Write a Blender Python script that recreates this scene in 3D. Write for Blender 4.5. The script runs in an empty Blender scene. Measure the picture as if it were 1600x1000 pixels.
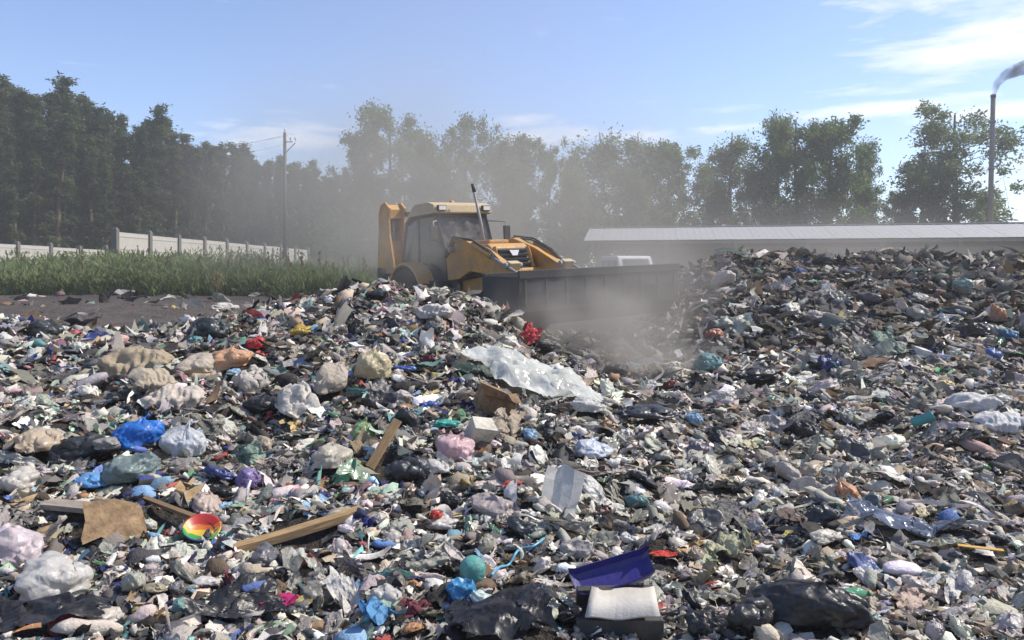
import bpy, bmesh, math
import numpy as np
from mathutils import Vector, Matrix, Euler

# ------------------------------------------------------------------ scene, camera, light
scene = bpy.context.scene
COL = scene.collection
FOC, HY, CAMH = 1200.0, 430.0, 1.75          # focal length in photo pixels, horizon row, eye height (m)

cam_data = bpy.data.cameras.new('camera')
cam_data.sensor_fit = 'HORIZONTAL'
cam_data.sensor_width = 36.0
cam_data.lens = 36.0 * FOC / 1600.0
cam_data.shift_y = -(500.0 - HY) / 1600.0
cam_data.clip_start = 0.05
cam_data.clip_end = 12000.0
cam = bpy.data.objects.new('camera', cam_data)
COL.objects.link(cam)
cam.location = (0.0, 0.0, CAMH)
cam.rotation_euler = (math.radians(90), 0, 0)
scene.camera = cam

SUN_AZ, SUN_EL = math.radians(76), math.radians(48)      # azimuth from +Y towards +X
SUN_DIR = Vector((math.sin(SUN_AZ) * math.cos(SUN_EL), math.cos(SUN_AZ) * math.cos(SUN_EL), math.sin(SUN_EL)))
sun_data = bpy.data.lights.new('sun', 'SUN')
sun_data.energy = 4.3
sun_data.angle = math.radians(0.53)
sun_data.color = (1.0, 0.93, 0.81)
sun = bpy.data.objects.new('sun', sun_data)
COL.objects.link(sun)
sun.rotation_euler = SUN_DIR.to_track_quat('Z', 'Y').to_euler()
sun.location = (30, 20, 40)

vs = scene.view_settings
vs.view_transform = 'Standard'
vs.look = 'None'
vs.gamma = 1.0
vs.use_curve_mapping = False
vs.exposure = 0.6
cy = scene.cycles
cy.volume_bounces = 1
cy.max_bounces = 8
cy.transparent_max_bounces = 16
cy.volume_step_rate = 1.0
cy.volume_max_steps = 128
cy.use_denoising = True


class NT:
    """small helper to write node trees"""
    def __init__(self, tree):
        self.t = tree
        self.n = tree.nodes
        self.l = tree.links
    def node(self, typ, **kw):
        n = self.n.new(typ)
        for k, v in kw.items():
            setattr(n, k, v)
        return n
    def put(self, sock, v):
        if hasattr(v, 'is_linked') or isinstance(v, bpy.types.NodeSocket):
            self.l.new(v, sock)
        elif v is not None:
            if sock.type == 'RGBA' and hasattr(v, '__len__') and len(v) == 3:
                v = (*v, 1.0)
            sock.default_value = v
    def math(self, op, a, b=None, c=None, clamp=False):
        n = self.node('ShaderNodeMath', operation=op, use_clamp=clamp)
        self.put(n.inputs[0], a)
        if b is not None: self.put(n.inputs[1], b)
        if c is not None: self.put(n.inputs[2], c)
        return n.outputs[0]
    def vmath(self, op, a, b=None):
        n = self.node('ShaderNodeVectorMath', operation=op)
        self.put(n.inputs[0], a)
        if b is not None: self.put(n.inputs[1], b)
        return n.outputs[0]
    def comb(self, x, y, z):
        n = self.node('ShaderNodeCombineXYZ')
        for s, v in zip(n.inputs, (x, y, z)): self.put(s, v)
        return n.outputs[0]
    def noise(self, vec, scale, detail=4.0, rough=0.55, dist=0.0, out=0):
        n = self.node('ShaderNodeTexNoise')
        self.put(n.inputs['Vector'], vec)
        n.inputs['Scale'].default_value = scale
        n.inputs['Detail'].default_value = detail
        n.inputs['Roughness'].default_value = rough
        n.inputs['Distortion'].default_value = dist
        return n.outputs[out]
    def voronoi(self, vec, scale, feature='F1', out=0):
        n = self.node('ShaderNodeTexVoronoi', feature=feature)
        self.put(n.inputs['Vector'], vec)
        n.inputs['Scale'].default_value = scale
        return n.outputs[out]
    def ramp(self, fac, lo, hi):
        n = self.node('ShaderNodeMapRange', clamp=True)
        self.put(n.inputs[0], fac)
        n.inputs[1].default_value = lo
        n.inputs[2].default_value = hi
        return n.outputs[0]
    def mix(self, fac, a, b, blend='MIX'):
        n = self.node('ShaderNodeMix', data_type='RGBA', blend_type=blend)
        self.put(n.inputs[0], fac)
        self.put(n.inputs[6], a)
        self.put(n.inputs[7], b)
        return n.outputs[2]
    def pos(self):
        return self.node('ShaderNodeNewGeometry').outputs['Position']
    def obj(self):
        return self.node('ShaderNodeTexCoord').outputs['Object']
    def bump(self, h, strength, dist):
        n = self.node('ShaderNodeBump')
        n.inputs['Strength'].default_value = strength
        n.inputs['Distance'].default_value = dist
        self.put(n.inputs['Height'], h)
        return n.outputs[0]
    def prin(self, color, rough=0.6, spec=0.5, metal=0.0, normal=None, **kw):
        n = self.node('ShaderNodeBsdfPrincipled')
        self.put(n.inputs['Base Color'], color)
        self.put(n.inputs['Roughness'], rough)
        self.put(n.inputs['Specular IOR Level'], spec)
        self.put(n.inputs['Metallic'], metal)
        if normal is not None: self.put(n.inputs['Normal'], normal)
        for k, v in kw.items():
            self.put(n.inputs[k], v)
        return n.outputs[0]
    def mixsh(self, fac, a, b):
        n = self.node('ShaderNodeMixShader')
        self.put(n.inputs[0], fac)
        self.put(n.inputs[1], a)
        self.put(n.inputs[2], b)
        return n.outputs[0]
    def translucent(self, color, normal=None):
        n = self.node('ShaderNodeBsdfTranslucent')
        self.put(n.inputs[0], color)
        if normal is not None: self.put(n.inputs[1], normal)
        return n.outputs[0]
    def transparent(self, color=(1, 1, 1)):
        n = self.node('ShaderNodeBsdfTransparent')
        self.put(n.inputs[0], color)
        return n.outputs[0]


# ------------------------------------------------------------------ sky
world = bpy.data.worlds.new('World')
scene.world = world
world.use_nodes = True
w = NT(world.node_tree)
w.n.clear()
sky = w.node('ShaderNodeTexSky', sky_type='NISHITA')
sky.sun_disc = False
sky.sun_elevation = SUN_EL
sky.sun_rotation = SUN_AZ
sky.altitude = 150
sky.air_density = 1.0
sky.dust_density = 0.4
sky.ozone_density = 2.0
dirv = w.node('ShaderNodeTexCoord').outputs['Generated']
sep = w.node('ShaderNodeSeparateXYZ')
w.put(sep.inputs[0], dirv)
dx, dy, dz = sep.outputs
hz = w.math('SQRT', w.math('ADD', w.math('MULTIPLY', dx, dx), w.math('MULTIPLY', dy, dy)))
az = w.math('ARCTAN2', dx, dy)
el = w.math('ARCTAN2', dz, hz)
# wind-drawn cloud sheets: noise stretched along the horizon, broken up by a finer one
cvec = w.comb(w.math('MULTIPLY', az, 5.0), w.math('MULTIPLY', el, 26.0), 0.0)
n1 = w.noise(cvec, 1.0, 7.0, 0.62, 0.6)
n2 = w.noise(cvec, 3.7, 5.0, 0.6, 0.2)
nn = w.math('ADD', w.math('MULTIPLY', n1, 0.72), w.math('MULTIPLY', n2, 0.28))
def blob(px, py, sx, sy):
    a0, e0 = math.atan2(px - 800, FOC), math.atan2(HY - py, math.hypot(FOC, px - 800))
    da = w.math('DIVIDE', w.math('SUBTRACT', az, a0), sx / FOC)
    de = w.math('DIVIDE', w.math('SUBTRACT', el, e0), sy / FOC)
    q = w.math('ADD', w.math('MULTIPLY', da, da), w.math('MULTIPLY', de, de))
    return w.math('EXPONENT', w.math('MULTIPLY', q, -1.0))
cover = None
for b, amp in ((blob(1560, 70, 175, 26), 0.37), (blob(1600, 40, 120, 26), 0.34), (blob(1640, -60, 260, 60), 0.3),
               (blob(1390, 168, 130, 12), 0.34), (blob(1640, 165, 170, 14), 0.3), (blob(1140, 201, 75, 8), 0.31),
               (blob(800, 186, 85, 13), 0.30), (blob(450, 215, 120, 32), 0.27), (blob(930, 212, 200, 18), 0.22),
               (blob(1140, 172, 60, 8), 0.19), (blob(1600, 255, 120, 30), 0.16), (blob(1450, 130, 200, 14), 0.14)):
    t = w.math('MULTIPLY', b, amp)
    cover = t if cover is None else w.math('MAXIMUM', cover, t)
low = w.math('MULTIPLY', w.ramp(el, 0.45, 0.05), 0.07)
cl = w.ramp(w.math('ADD', w.math('ADD', nn, cover), low), 0.64, 0.92)
cl = w.math('MULTIPLY', cl, w.ramp(el, 0.0, 0.03))
skycol = w.mix(w.math('MULTIPLY', cl, 0.9), w.mix(1.0, sky.outputs[0], (1.0, 0.97, 1.08), 'MULTIPLY'), (6.7, 6.7, 6.8))
bg = w.node('ShaderNodeBackground')
w.put(bg.inputs[0], skycol)
bg.inputs[1].default_value = 0.125
wo = w.node('ShaderNodeOutputWorld')
w.l.new(bg.outputs[0], wo.inputs['Surface'])

# ------------------------------------------------------------------ object helpers
def tag(o, label=None, cat=None, group=None, kind=None):
    if label: o['label'] = label
    if cat: o['category'] = cat
    if group: o['group'] = group
    if kind: o['kind'] = kind
    return o

def link(name, me, parent=None, mat=None, smooth=False):
    if mat is not None:
        me.materials.clear()
        me.materials.append(mat)
    if smooth is not None and len(me.polygons):
        me.polygons.foreach_set('use_smooth', np.full(len(me.polygons), bool(smooth)))
    o = bpy.data.objects.new(name, me)
    COL.objects.link(o)
    if parent is not None:
        o.parent = parent
    return o

def empty(name, loc=(0, 0, 0), rz=0.0, rot=None):
    o = bpy.data.objects.new(name, None)
    o.empty_display_size = 0.2
    COL.objects.link(o)
    o.location = loc
    o.rotation_euler = rot if rot is not None else (0, 0, rz)
    return o

def mesh_np(name, V, F):
    """V (n,3), F (m,k) all faces of the same size"""
    me = bpy.data.meshes.new(name)
    V = np.asarray(V, dtype=np.float32)
    F = np.asarray(F, dtype=np.int32)
    k = F.shape[1]
    me.vertices.add(len(V))
    me.vertices.foreach_set('co', V.ravel())
    me.loops.add(F.size)
    me.loops.foreach_set('vertex_index', F.ravel())
    me.polygons.add(len(F))
    me.polygons.foreach_set('loop_start', np.arange(0, F.size, k, dtype=np.int32))
    me.polygons.foreach_set('loop_total', np.full(len(F), k, dtype=np.int32))
    me.update(calc_edges=True)
    return me

class MB:
    """collects boxes, prisms, tubes, lathes into one mesh"""
    def __init__(self):
        self.v, self.f = [], []
    def add(self, vs_, fs_):
        o = len(self.v)
        self.v += [tuple(p) for p in vs_]
        self.f += [tuple(i + o for i in q) for q in fs_]
        return self
    def box(self, c, s, rot=None, taper=1.0):
        x, y, z = s[0] / 2, s[1] / 2, s[2] / 2
        P = [Vector((sx * x * (taper if sz > 0 else 1), sy * y * (taper if sz > 0 else 1), sz * z)) for sz in (-1, 1) for sy in (-1, 1) for sx in (-1, 1)]
        if rot is not None:
            M = Euler(rot).to_matrix()
            P = [M @ p for p in P]
        P = [p + Vector(c) for p in P]
        return self.add(P, [(0, 2, 3, 1), (4, 5, 7, 6), (0, 1, 5, 4), (2, 6, 7, 3), (0, 4, 6, 2), (1, 3, 7, 5)])
    def prism(self, prof, y0, y1):
        """profile of (x,z) pushed along y"""
        n = len(prof)
        P = [(x, y0, z) for x, z in prof] + [(x, y1, z) for x, z in prof]
        F = [tuple(range(n)), tuple(range(2 * n - 1, n - 1, -1))]
        F += [(i, i + n, (i + 1) % n + n, (i + 1) % n) for i in range(n)]
        return self.add(P, F)
    def tube(self, pts, r, seg=10, cap=True):
        pts = [Vector(p) for p in pts]
        rs = r if hasattr(r, '__len__') else [r] * len(pts)
        P, F = [], []
        up = None
        for i, p in enumerate(pts):
            d = (pts[min(i + 1, len(pts) - 1)] - pts[max(i - 1, 0)]).normalized()
            if up is None:
                up = Vector((0, 0, 1)) if abs(d.z) < 0.9 else Vector((1, 0, 0))
            a = d.cross(up).normalized()
            b = a.cross(d).normalized()
            up = b
            for k in range(seg):
                t = 2 * math.pi * k / seg
                P.append(p + (a * math.cos(t) + b * math.sin(t)) * rs[i])
        for i in range(len(pts) - 1):
            for k in range(seg):
                k2 = (k + 1) % seg
                F.append((i * seg + k, i * seg + k2, (i + 1) * seg + k2, (i + 1) * seg + k))
        if cap:
            F.append(tuple(reversed(range(seg))))
            F.append(tuple(range((len(pts) - 1) * seg, len(pts) * seg)))
        return self.add(P, F)
    def lathe(self, prof, seg=16, axis='z', c=(0, 0, 0)):
        """profile of (r, h)"""
        P, F = [], []
        for r, h in prof:
            for k in range(seg):
                t = 2 * math.pi * k / seg
                q = (r * math.cos(t), r * math.sin(t), h)
                if axis == 'y': q = (q[0], q[2], -q[1])
                if axis == 'x': q = (q[2], q[0], q[1])
                P.append((q[0] + c[0], q[1] + c[1], q[2] + c[2]))
        n = len(prof)
        for i in range(n - 1):
            for k in range(seg):
                k2 = (k + 1) % seg
                F.append((i * seg + k, i * seg + k2, (i + 1) * seg + k2, (i + 1) * seg + k))
        F.append(tuple(reversed(range(seg))))
        F.append(tuple(range((n - 1) * seg, n * seg)))
        return self.add(P, F)
    def mesh(self, name, bevel=0.0):
        me = bpy.data.meshes.new(name)
        me.from_pydata(self.v, [], self.f)
        bm = bmesh.new()
        bm.from_mesh(me)
        bmesh.ops.recalc_face_normals(bm, faces=bm.faces)
        if bevel > 0:
            es = [e for e in bm.edges if len(e.link_faces) == 2 and e.calc_face_angle(0) > 0.6]
            bmesh.ops.bevel(bm, geom=es, offset=bevel, segments=2, affect='EDGES', profile=0.6, clamp_overlap=True)
        bm.to_mesh(me)
        bm.free()
        return me
    def build(self, name, mat, parent=None, bevel=0.0, smooth=False, loc=None):
        o = link(name, self.mesh(name, bevel), parent, mat, smooth)
        if loc is not None: o.location = loc
        return o

# ------------------------------------------------------------------ noise in numpy
def _hash(ix, iy, iz, seed):
    h = (ix.astype(np.int64) * 374761393 + iy.astype(np.int64) * 668265263 + iz.astype(np.int64) * 2147483647 + seed * 974711) & 0xFFFFFFFF
    h = ((h ^ (h >> 13)) * 1274126177) & 0xFFFFFFFF
    h = ((h ^ (h >> 16)) * 2246822519) & 0xFFFFFFFF
    return ((h ^ (h >> 15)) & 0xFFFF) / 65535.0

def vnoise(P, seed=0):
    P = np.asarray(P, dtype=np.float64)
    i = np.floor(P)
    f = P - i
    f = f * f * (3 - 2 * f)
    i = i.astype(np.int64)
    r = 0
    for a in (0, 1):
        for b in (0, 1):
            for c in (0, 1):
                wgt = (f[:, 0] if a else 1 - f[:, 0]) * (f[:, 1] if b else 1 - f[:, 1]) * (f[:, 2] if c else 1 - f[:, 2])
                r = r + wgt * _hash(i[:, 0] + a, i[:, 1] + b, i[:, 2] + c, seed)
    return r * 2 - 1

def fbm(P, seed=0, octs=3):
    r, a = 0, 1.0
    for k in range(octs):
        r = r + a * vnoise(np.asarray(P) * (2.03 ** k) + 17.3 * k, seed + k)
        a *= 0.5
    return r

# ------------------------------------------------------------------ terrain heights
T_D = np.array([1.0, 2.0, 3.2, 4, 5, 6, 7.5, 9, 10.5, 12, 13.5, 15, 17, 20, 24, 30, 38, 50, 80, 200, 6000.])
T_X = np.array([-700, -300, 0, 200, 400, 600, 750, 850, 1000, 1150, 1300, 1450, 1600, 1900, 2300.])
T_Z = np.array([
 [0, 0, 0, 0, 0, 0, 0, 0, 0, 0, 0, 0, 0, 0, 0],
 [0, 0, 0, 0, 0, 0, 0, 0, 0, 0, 0, 0, 0, 0, 0],
 [.05, .05, .05, .02, .0, .0, .0, .0, .0, .0, .0, .0, .0, .0, .0],
 [.08, .08, .06, .04, .0, .0, .0, .0, .0, .0, .0, .0, .0, .0, .0],
 [.2, .2, .15, .1, .08, .05, .03, .02, .0, .0, .0, .0, .0, .0, .0],
 [.35, .35, .32, .28, .24, .2, .14, .1, .05, .0, .0, .0, .0, .0, .0],
 [.7, .7, .65, .55, .5, .46, .4, .28, .15, .08, .05, .05, .05, .05, .05],
 [.95, .95, .92, .8, .82, .78, .66, .42, .18, .1, .08, .08, .1, .15, .2],
 [1.08, 1.08, 1.05, .88, 1.05, 1.2, 1.05, .5, .2, .15, .18, .2, .25, .3, .4],
 [.95, .95, .95, .85, 1.18, 1.50, 1.40, .6, .25, .3, .4, .45, .5, .65, .8],
 [.8, .8, .8, .7, .85, 1.15, 1.05, .55, .4, .75, .85, .9, 1.0, 1.1, 1.2],
 [.75, .75, .75, .7, .65, .6, .5, .5, .5, 1.1, 1.25, 1.3, 1.35, 1.45, 1.5],
 [.8, .8, .8, .75, .65, .45, .45, .45, .55, 1.25, 1.4, 1.45, 1.5, 1.6, 1.6],
 [.9, .9, .9, .88, .75, .45, .45, .45, 1.05, 1.85, 1.85, 1.8, 1.75, 1.75, 1.8],
 [.97, .97, .97, .97, .85, .5, .5, .5, 1.3, 2.35, 2.35, 2.35, 2.25, 2.2, 2.2],
 [1, 1, 1, 1, 1, .7, .5, .5, .6, .8, 1.2, 1.2, 1.2, 1.2, 1.2],
 [1.5, 1.5, 1.5, 1.45, 1.35, 1.1, .8, .5, .5, .5, .5, .5, .5, .5, .5],
 [1.9, 1.9, 1.9, 1.9, 1.9, 1.6, 1, .6, .5, .5, .5, .5, .5, .5, .5],
 [2, 2, 2, 2, 2, 2, 1.5, 1, .8, .8, .8, .8, .8, .8, .8],
 [2, 2, 2, 2, 2, 2, 1.5, 1, 1, 1, 1, 1, 1, 1, 1],
 [2, 2, 2, 2, 2, 2, 2, 2, 2, 2, 2, 2, 2, 2, 2.]])

def base_h(px, d):
    ld = np.log(np.clip(d, 1.0, 5990))
    L = np.log(T_D)
    j = np.clip(np.searchsorted(L, ld) - 1, 0, len(L) - 2)
    v = (ld - L[j]) / (L[j + 1] - L[j])
    px = np.clip(px, T_X[0], T_X[-1] - 1e-3)
    i = np.clip(np.searchsorted(T_X, px) - 1, 0, len(T_X) - 2)
    u = (px - T_X[i]) / (T_X[i + 1] - T_X[i])
    u = u * u * (3 - 2 * u) * 0.6 + u * 0.4
    return (T_Z[j, i] * (1 - u) + T_Z[j, i + 1] * u) * (1 - v) + (T_Z[j + 1, i] * (1 - u) + T_Z[j + 1, i + 1] * u) * v

def sstep(x, a, b):
    t = np.clip((x - a) / (b - a), 0, 1)
    return t * t * (3 - 2 * t)

def trash_mask(x, y):
    """1 where rubbish lies, 0 on the bare ground behind it"""
    px = 800 + FOC * x / np.maximum(y, 0.5)
    wob = 0.9 * vnoise(np.stack([x * 0.35, y * 0.35, x * 0], -1), 91)
    near = 1 - sstep(y + wob, 11.6 + sstep(px, 250, 430) * 2.6, 12.9 + sstep(px, 250, 430) * 2.6)
    mound = sstep(px + wob * 60, 985, 1070) * (1 - sstep(y + wob, 26.0, 28.5))
    return np.maximum(near, mound)

def height(x, y):
    x = np.atleast_1d(np.asarray(x, float))
    y = np.atleast_1d(np.asarray(y, float))
    yy = np.maximum(y, 0.8)
    h = base_h(800 + FOC * x / yy, yy)
    m = trash_mask(x, yy)
    P = np.stack([x, y, np.zeros_like(x)], -1)
    amp = 0.09 + 0.07 * sstep(yy, 9, 17)
    h = h + m * (amp * vnoise(P * 0.9, 3) + 0.6 * amp * vnoise(P * 2.1, 5) + (0.055 - 0.015 * sstep(yy, 9, 17)) * vnoise(P * 4.2, 7))
    h = h + (1 - m) * (0.06 * vnoise(P * 0.5, 11) + 0.05 * vnoise(P * 1.9, 13) + 0.03 * vnoise(P * 5.3, 15)) * (1 - sstep(yy, 60, 200))
    return h

def hit(px, py):
    """the point of the ground seen at a photo pixel"""
    d = np.arange(2.2, 60, 0.02)
    x = (px - 800) / FOC * d
    z = CAMH - (py - HY) / FOC * d
    g = height(x, d)
    k = np.argmax(z <= g)
    if z[k] > g[k]:
        return None
    return Vector((x[k], d[k], g[k]))

def at(px, py, d):
    return Vector(((px - 800) / FOC * d, d, CAMH - (py - HY) / FOC * d))

def gz(x, y):
    return float(height(x, y)[0])

# ------------------------------------------------------------------ materials
MATS = {}
def material(name):
    def deco(fn):
        m = bpy.data.materials.new(name)
        m.use_nodes = True
        t = NT(m.node_tree)
        t.n.clear()
        out = t.node('ShaderNodeOutputMaterial')
        r = fn(t)
        if isinstance(r, tuple):
            if r[0] is not None: t.l.new(r[0], out.inputs['Surface'])
            if r[1] is not None: t.l.new(r[1], out.inputs['Volume'])
        else:
            t.l.new(r, out.inputs['Surface'])
        MATS[name] = m
        return m
    return deco

def ocol(t):
    return t.node('ShaderNodeObjectInfo').outputs['Color']

def grime(t, col, amount=0.55, dirt=(0.085, 0.07, 0.055), scale=9.0):
    p = t.pos()
    n = t.noise(p, scale, 6, 0.65)
    n2 = t.noise(p, scale * 5, 4, 0.6)
    f = t.ramp(t.math('ADD', t.math('MULTIPLY', n, 0.7), t.math('MULTIPLY', n2, 0.3)), 0.42, 0.72)
    return t.mix(t.math('MULTIPLY', f, amount), col, dirt)

@material('ground')
def _(t):
    p = t.pos()
    at_ = t.node('ShaderNodeAttribute', attribute_name='mask')
    sep = t.node('ShaderNodeSeparateColor')
    t.put(sep.inputs[0], at_.outputs['Color'])
    n = t.noise(p, 1.1, 8, 0.65)
    n2 = t.noise(p, 22, 5, 0.6)
    dirt = t.mix(t.ramp(n, 0.3, 0.7), (0.075, 0.062, 0.055), (0.13, 0.11, 0.10))
    dirt = t.mix(t.math('MULTIPLY', t.ramp(n2, 0.5, 0.75), 0.5), dirt, (0.2, 0.18, 0.165))
    muck = t.mix(t.ramp(n2, 0.35, 0.7), (0.022, 0.019, 0.016), (0.085, 0.072, 0.06))
    green = t.mix(t.ramp(n, 0.3, 0.7), (0.06, 0.075, 0.03), (0.10, 0.11, 0.05))
    c = t.mix(sep.outputs[0], dirt, muck)
    c = t.mix(sep.outputs[1], c, green)
    h = t.math('ADD', t.math('MULTIPLY', t.noise(p, 5, 6, 0.7), 0.9), t.math('MULTIPLY', n2, 0.3))
    return t.prin(c, 0.95, 0.15, normal=t.bump(h, 0.9, 0.22))

@material('litter')
def _(t):
    a = t.node('ShaderNodeAttribute', attribute_name='Col')
    col = grime(t, a.outputs['Color'], 0.42, dirt=(0.20, 0.172, 0.14))
    gl = t.math('SUBTRACT', 0.95, t.math('MULTIPLY', a.outputs['Alpha'], 0.4))
    nrm = t.bump(t.noise(t.pos(), 55, 4, 0.6, 0.4), 0.55, 0.02)
    s = t.prin(col, gl, 0.22, normal=nrm)
    return t.mixsh(t.math('MULTIPLY', a.outputs['Alpha'], 0.34), s, t.translucent(col, nrm))

def crumple(t, k1, k2, s1, d1):
    p = t.pos()
    wp = t.vmath('ADD', p, t.vmath('SCALE', t.noise(p, k1 * 0.8, 3, 0.5, 0.0, 1)))     # warped, then broken into facets
    wp.node.inputs[1].links[0].from_node.inputs[3].default_value = 1.1 / k1
    a = t.voronoi(wp, k1 * 1.1)
    b = t.voronoi(wp, k2 * 1.1)
    c = t.math('ABSOLUTE', t.math('SUBTRACT', t.noise(p, k1, 3, 0.5, 1.2), 0.5))
    h = t.math('ADD', t.math('ADD', t.math('MULTIPLY', a, 0.9), t.math('MULTIPLY', b, 0.35)), t.math('MULTIPLY', c, 0.5))
    return t.bump(h, s1 * 1.5, d1)

@material('bag')
def _(t):
    col = grime(t, ocol(t), 0.5, dirt=(0.17, 0.145, 0.115))
    nrm = crumple(t, 6, 24, 0.4, 0.03)
    s = t.prin(col, 0.4, 0.42, normal=nrm)
    return t.mixsh(0.28, s, t.translucent(col, nrm))

@material('black_bag')
def _(t):
    col = grime(t, ocol(t), 0.3, dirt=(0.1, 0.088, 0.075))
    nrm = crumple(t, 6, 15, 0.4, 0.04)
    return t.prin(col, 0.4, 0.4, normal=nrm)

@material('film')
def _(t):
    col = grime(t, ocol(t), 0.36)
    nrm = crumple(t, 11, 30, 0.6, 0.03)
    s = t.prin(col, 0.55, 0.3, normal=nrm)
    s = t.mixsh(0.3, s, t.translucent(col, nrm))
    return s

@material('clear_film')
def _(t):
    col = grime(t, ocol(t), 0.3, dirt=(0.25, 0.22, 0.19))
    nrm = crumple(t, 5, 14, 0.3, 0.03)
    s = t.prin(col, 0.22, 0.6, normal=nrm)
    s = t.mixsh(0.35, s, t.translucent(col, nrm))
    f = t.ramp(t.noise(t.pos(), 3, 4, 0.5), 0.35, 0.7)
    return t.mixsh(t.math('MULTIPLY', f, 0.55), s, t.transparent((0.8, 0.84, 0.84)))

@material('woven')
def _(t):
    col = grime(t, ocol(t), 0.45)
    p = t.obj()
    wv = t.node('ShaderNodeTexWave', bands_direction='X')
    t.put(wv.inputs['Vector'], p); wv.inputs['Scale'].default_value = 55
    wv2 = t.node('ShaderNodeTexWave', bands_direction='Y')
    t.put(wv2.inputs['Vector'], p); wv2.inputs['Scale'].default_value = 55
    wr = t.math('ADD', t.math('MULTIPLY', t.voronoi(t.vmath('ADD', t.pos(), t.noise(t.pos(), 4, 2, 0.5, 0.0, 1)), 7), 0.8), t.math('ABSOLUTE', t.math('SUBTRACT', t.noise(t.pos(), 5, 3, 0.5, 0.8), 0.5)))
    h = t.math('ADD', t.math('MULTIPLY', wr, 0.7), t.math('MULTIPLY', t.math('ADD', wv.outputs[1], wv2.outputs[1]), 0.02))
    return t.prin(col, 0.7, 0.3, normal=t.bump(h, 0.7, 0.06))

@material('cloth')
def _(t):
    col = grime(t, ocol(t), 0.5)
    nrm = crumple(t, 8, 22, 0.5, 0.03)
    return t.prin(col, 0.95, 0.1, normal=nrm)

@material('cardboard')
def _(t):
    p = t.pos()
    n = t.noise(p, 14, 6, 0.65)
    col = t.mix(t.ramp(n, 0.35, 0.7), ocol(t), (0.13, 0.085, 0.05))
    col = grime(t, col, 0.35)
    return t.prin(col, 0.9, 0.15, normal=t.bump(t.noise(p, 40, 4), 0.4, 0.02))

@material('paper')
def _(t):
    col = grime(t, ocol(t), 0.45)
    s = t.prin(col, 0.85, 0.2, normal=crumple(t, 12, 30, 0.4, 0.02))
    return t.mixsh(0.12, s, t.translucent(col))

@material('foam')
def _(t):
    col = grime(t, ocol(t), 0.35, dirt=(0.2, 0.175, 0.145), scale=6)
    return t.prin(col, 0.85, 0.2, normal=t.bump(t.noise(t.pos(), 60, 3), 0.25, 0.01))

@material('timber')
def _(t):
    v = t.vmath('MULTIPLY', t.obj(), (2.0, 30.0, 30.0))
    n = t.noise(v, 1.0, 6, 0.6, 0.8)
    c = ocol(t)
    col = t.mix(t.ramp(n, 0.35, 0.7), c, t.mix(0.6, c, (0.09, 0.055, 0.03)))
    col = grime(t, col, 0.45)
    return t.prin(col, 0.85, 0.2, normal=t.bump(n, 0.4, 0.01))

@material('plastic')
def _(t):
    col = grime(t, ocol(t), 0.5)
    return t.prin(col, 0.35, 0.45, normal=t.bump(t.noise(t.pos(), 30, 3), 0.15, 0.02))

@material('clear_plastic')
def _(t):
    col = grime(t, ocol(t), 0.25)
    nrm = t.bump(t.noise(t.pos(), 45, 3, 0.5, 0.6), 0.4, 0.02)
    s = t.prin(col, 0.15, 0.7, normal=nrm)
    return t.mixsh(0.4, s, t.transparent((0.75, 0.8, 0.8)))

@material('tin')
def _(t):
    col = grime(t, ocol(t), 0.5, dirt=(0.1, 0.05, 0.025))
    return t.prin(col, 0.35, 0.5, metal=0.7, normal=t.bump(t.noise(t.pos(), 35, 3), 0.2, 0.02))

@material('rainbow_plastic')
def _(t):
    sp = t.node('ShaderNodeSeparateXYZ'); t.put(sp.inputs[0], t.obj())
    r = t.node('ShaderNodeValToRGB')
    r.color_ramp.interpolation = 'CONSTANT'
    e = r.color_ramp.elements
    e[0].position = 0.0; e[0].color = (0.01, 0.04, 0.2, 1)
    e[1].position = 0.22; e[1].color = (0.03, 0.24, 0.05, 1)
    for p_, c_ in ((0.45, (0.5, 0.34, 0.03, 1)), (0.6, (0.5, 0.13, 0.02, 1)), (0.8, (0.4, 0.025, 0.02, 1))):
        k = e.new(p_); k.color = c_
    t.put(r.inputs[0], t.ramp(t.math('ADD', sp.outputs[1], t.math('MULTIPLY', t.noise(t.obj(), 5, 2), 0.1)), -0.1, 0.16))
    return t.prin(grime(t, r.outputs[0], 0.5), 0.4, 0.4)

def rough_paint(name, base, dust=(0.30, 0.255, 0.2), amount=0.6, rough=0.5):
    @material(name)
    def _(t):
        p = t.pos()
        n = t.noise(p, 3.0, 7, 0.65)
        n2 = t.noise(p, 17, 5, 0.6)
        f = t.ramp(t.math('ADD', t.math('MULTIPLY', n, 0.6), t.math('MULTIPLY', n2, 0.4)), 0.36, 0.68)
        col = t.mix(t.math('MULTIPLY', f, amount), base, dust)
        sc = t.ramp(t.noise(p, 40, 4, 0.7), 0.66, 0.72)
        col = t.mix(t.math('MULTIPLY', sc, 0.5), col, (0.07, 0.05, 0.04))
        return t.prin(col, t.math('ADD', rough, t.math('MULTIPLY', f, 0.3)), 0.4, normal=t.bump(n2, 0.12, 0.02))
    return MATS[name]

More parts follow.
